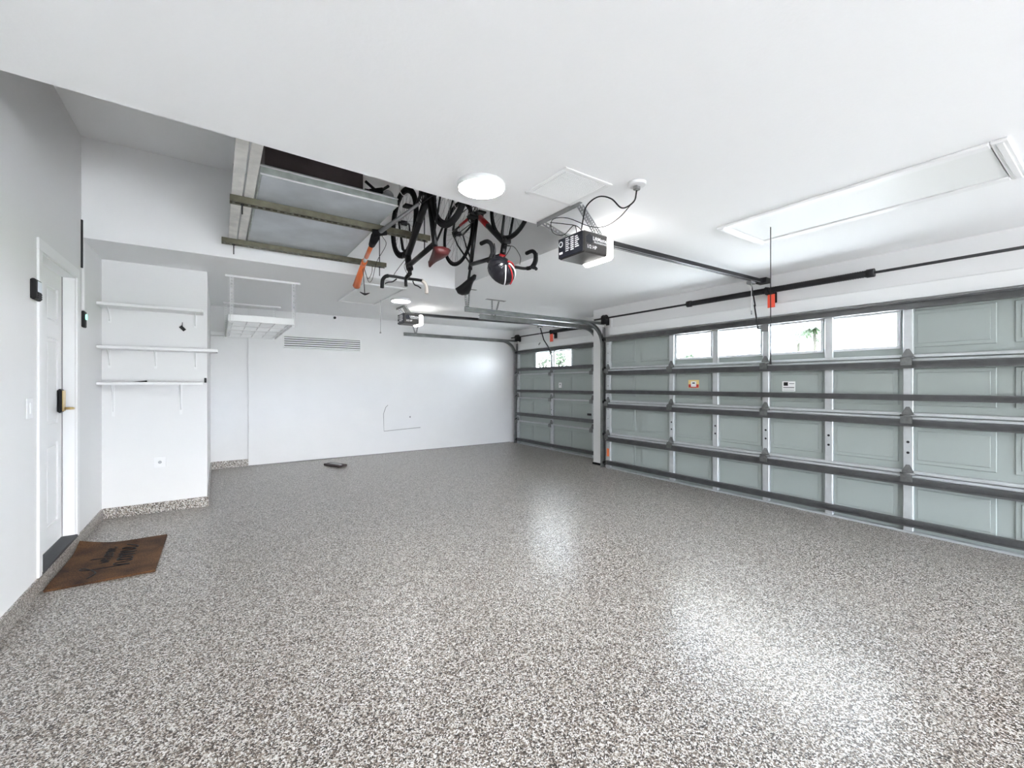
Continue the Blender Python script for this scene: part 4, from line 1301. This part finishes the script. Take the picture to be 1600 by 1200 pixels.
# ------------------------------------------------------------------ trees outside
def palm(x, y, h, rad, label, n=22):
    t = thing('palm_tree', (x, y, -.1), label, 'tree', 'palms seen through the large door windows')
    MB().tube([(x, y, -.1), (x + .15, y, h * .5), (x, y + .1, h)], [.28, .2, .17], 10).build('trunk', 'bark', t)
    for i in range(n):
        a = 2 * PI * i / n + random.uniform(-.1, .1); el = random.uniform(-.3, 1.1)
        L = rad * random.uniform(.8, 1.1)
        P = []
        for k in range(6):
            s_ = k / 5
            rr = L * s_ * math.cos(el * (1 - s_ * .5)); zz_ = L * (s_ * math.sin(el) - .55 * s_ * s_)
            P.append(Vector((x + rr * math.cos(a), y + rr * math.sin(a), h + zz_)))
        m_ = MB()
        side = Vector((-math.sin(a), math.cos(a), 0))
        for k in range(5):
            for q_ in (-1, 1):
                for f_ in (0, .5):
                    b0 = lerp(P[k], P[k + 1], f_); b1 = lerp(P[k], P[k + 1], f_ + .5)
                    tip = b0 + side * q_ * L * .30 * (1 - .5 * k / 5) + (P[5] - P[4]) * 1.1 + Vector((0, 0, -.12 * L))
                    m_.add([b0, b1, tip], [(0, 1, 2)])
        m_.tube(P, .03, 4)
        m_.build('frond', 'leaf', t)
palm(62.0, 23.1, 8.5, 2.5, 'taller palm tree outside, seen through the third window of the large door')
palm(65.0, 26.2, 8.5, 2.2, 'shorter palm tree outside, left of the taller palm through the same window')
def leafy(x, y, h, cr, cz, label, n=700, ls=.22):
    t = thing('leafy_tree', (x, y, -.1), label, 'tree')
    m_ = MB(); m_.tube([(x, y, -.1), (x + .1, y, h * .4), (x, y, h * .7)], [.16, .12, .08], 8)
    for i in range(7):
        a = i * 2.4
        m_.tube([(x, y, h * .4), (x + cr * .6 * math.cos(a), y + cr * .6 * math.sin(a), h * .75)], [.06, .02], 6)
    m_.build('trunk', 'bark', t)
    m_ = MB()
    for i in range(n):
        v = Vector((random.gauss(0, 1), random.gauss(0, 1), random.gauss(0, 1))).normalized() * cr * random.uniform(.35, 1)
        c_ = Vector((x, y, h * .75)) + Vector((v.x, v.y, v.z * cz))
        d1_ = Vector((random.uniform(-1, 1), random.uniform(-1, 1), random.uniform(-1, 1))).normalized() * ls
        d2_ = d1_.orthogonal().normalized() * ls * .5
        m_.add([c_ - d1_, c_ + d2_, c_ + d1_, c_ - d2_], [(0, 1, 2, 3)])
    f_ = m_.build('foliage', 'leaf', t); f_['kind'] = 'stuff'
leafy(20.2, 23.6, 4.35, .85, 1.0, 'leafy green tree outside the smaller garage door, right window', 700, .13)
leafy(19.8, 24.9, 4.35, .70, 1.0, 'sparse tree outside the smaller garage door, left window', 260, .13)
leafy(46.0, 30.2, 5.7, 1.5, .7, 'low bushy tree outside, at the foot of the first large door window', 420, .26)

GR = {'bicycle': 'bicycles hung upside down in the recess', 'ceiling_hook': 'bicycle hooks', 'wall_shelf': 'white shelves on the wall', 'hanging_beam': 'beams hung in the recess',
      'plank': 'planks on the beams', 'garage_door_opener': 'door openers', 'door_track': 'door tracks', 'ceiling_light': 'flush ceiling lights', 'spring_warning_tag': 'spring warning tags',
      'torsion_spring_assembly': 'torsion springs', 'pull_cord': 'hatch pull cords', 'attic_hatch': 'ceiling hatches', 'leafy_tree': 'trees outside'}
for o in bpy.data.objects:
    if o.parent is None and o.name.split('.')[0] in GR: o['group'] = GR[o.name.split('.')[0]]
for o in bpy.data.objects:
    if '_org' in o: del o['_org']
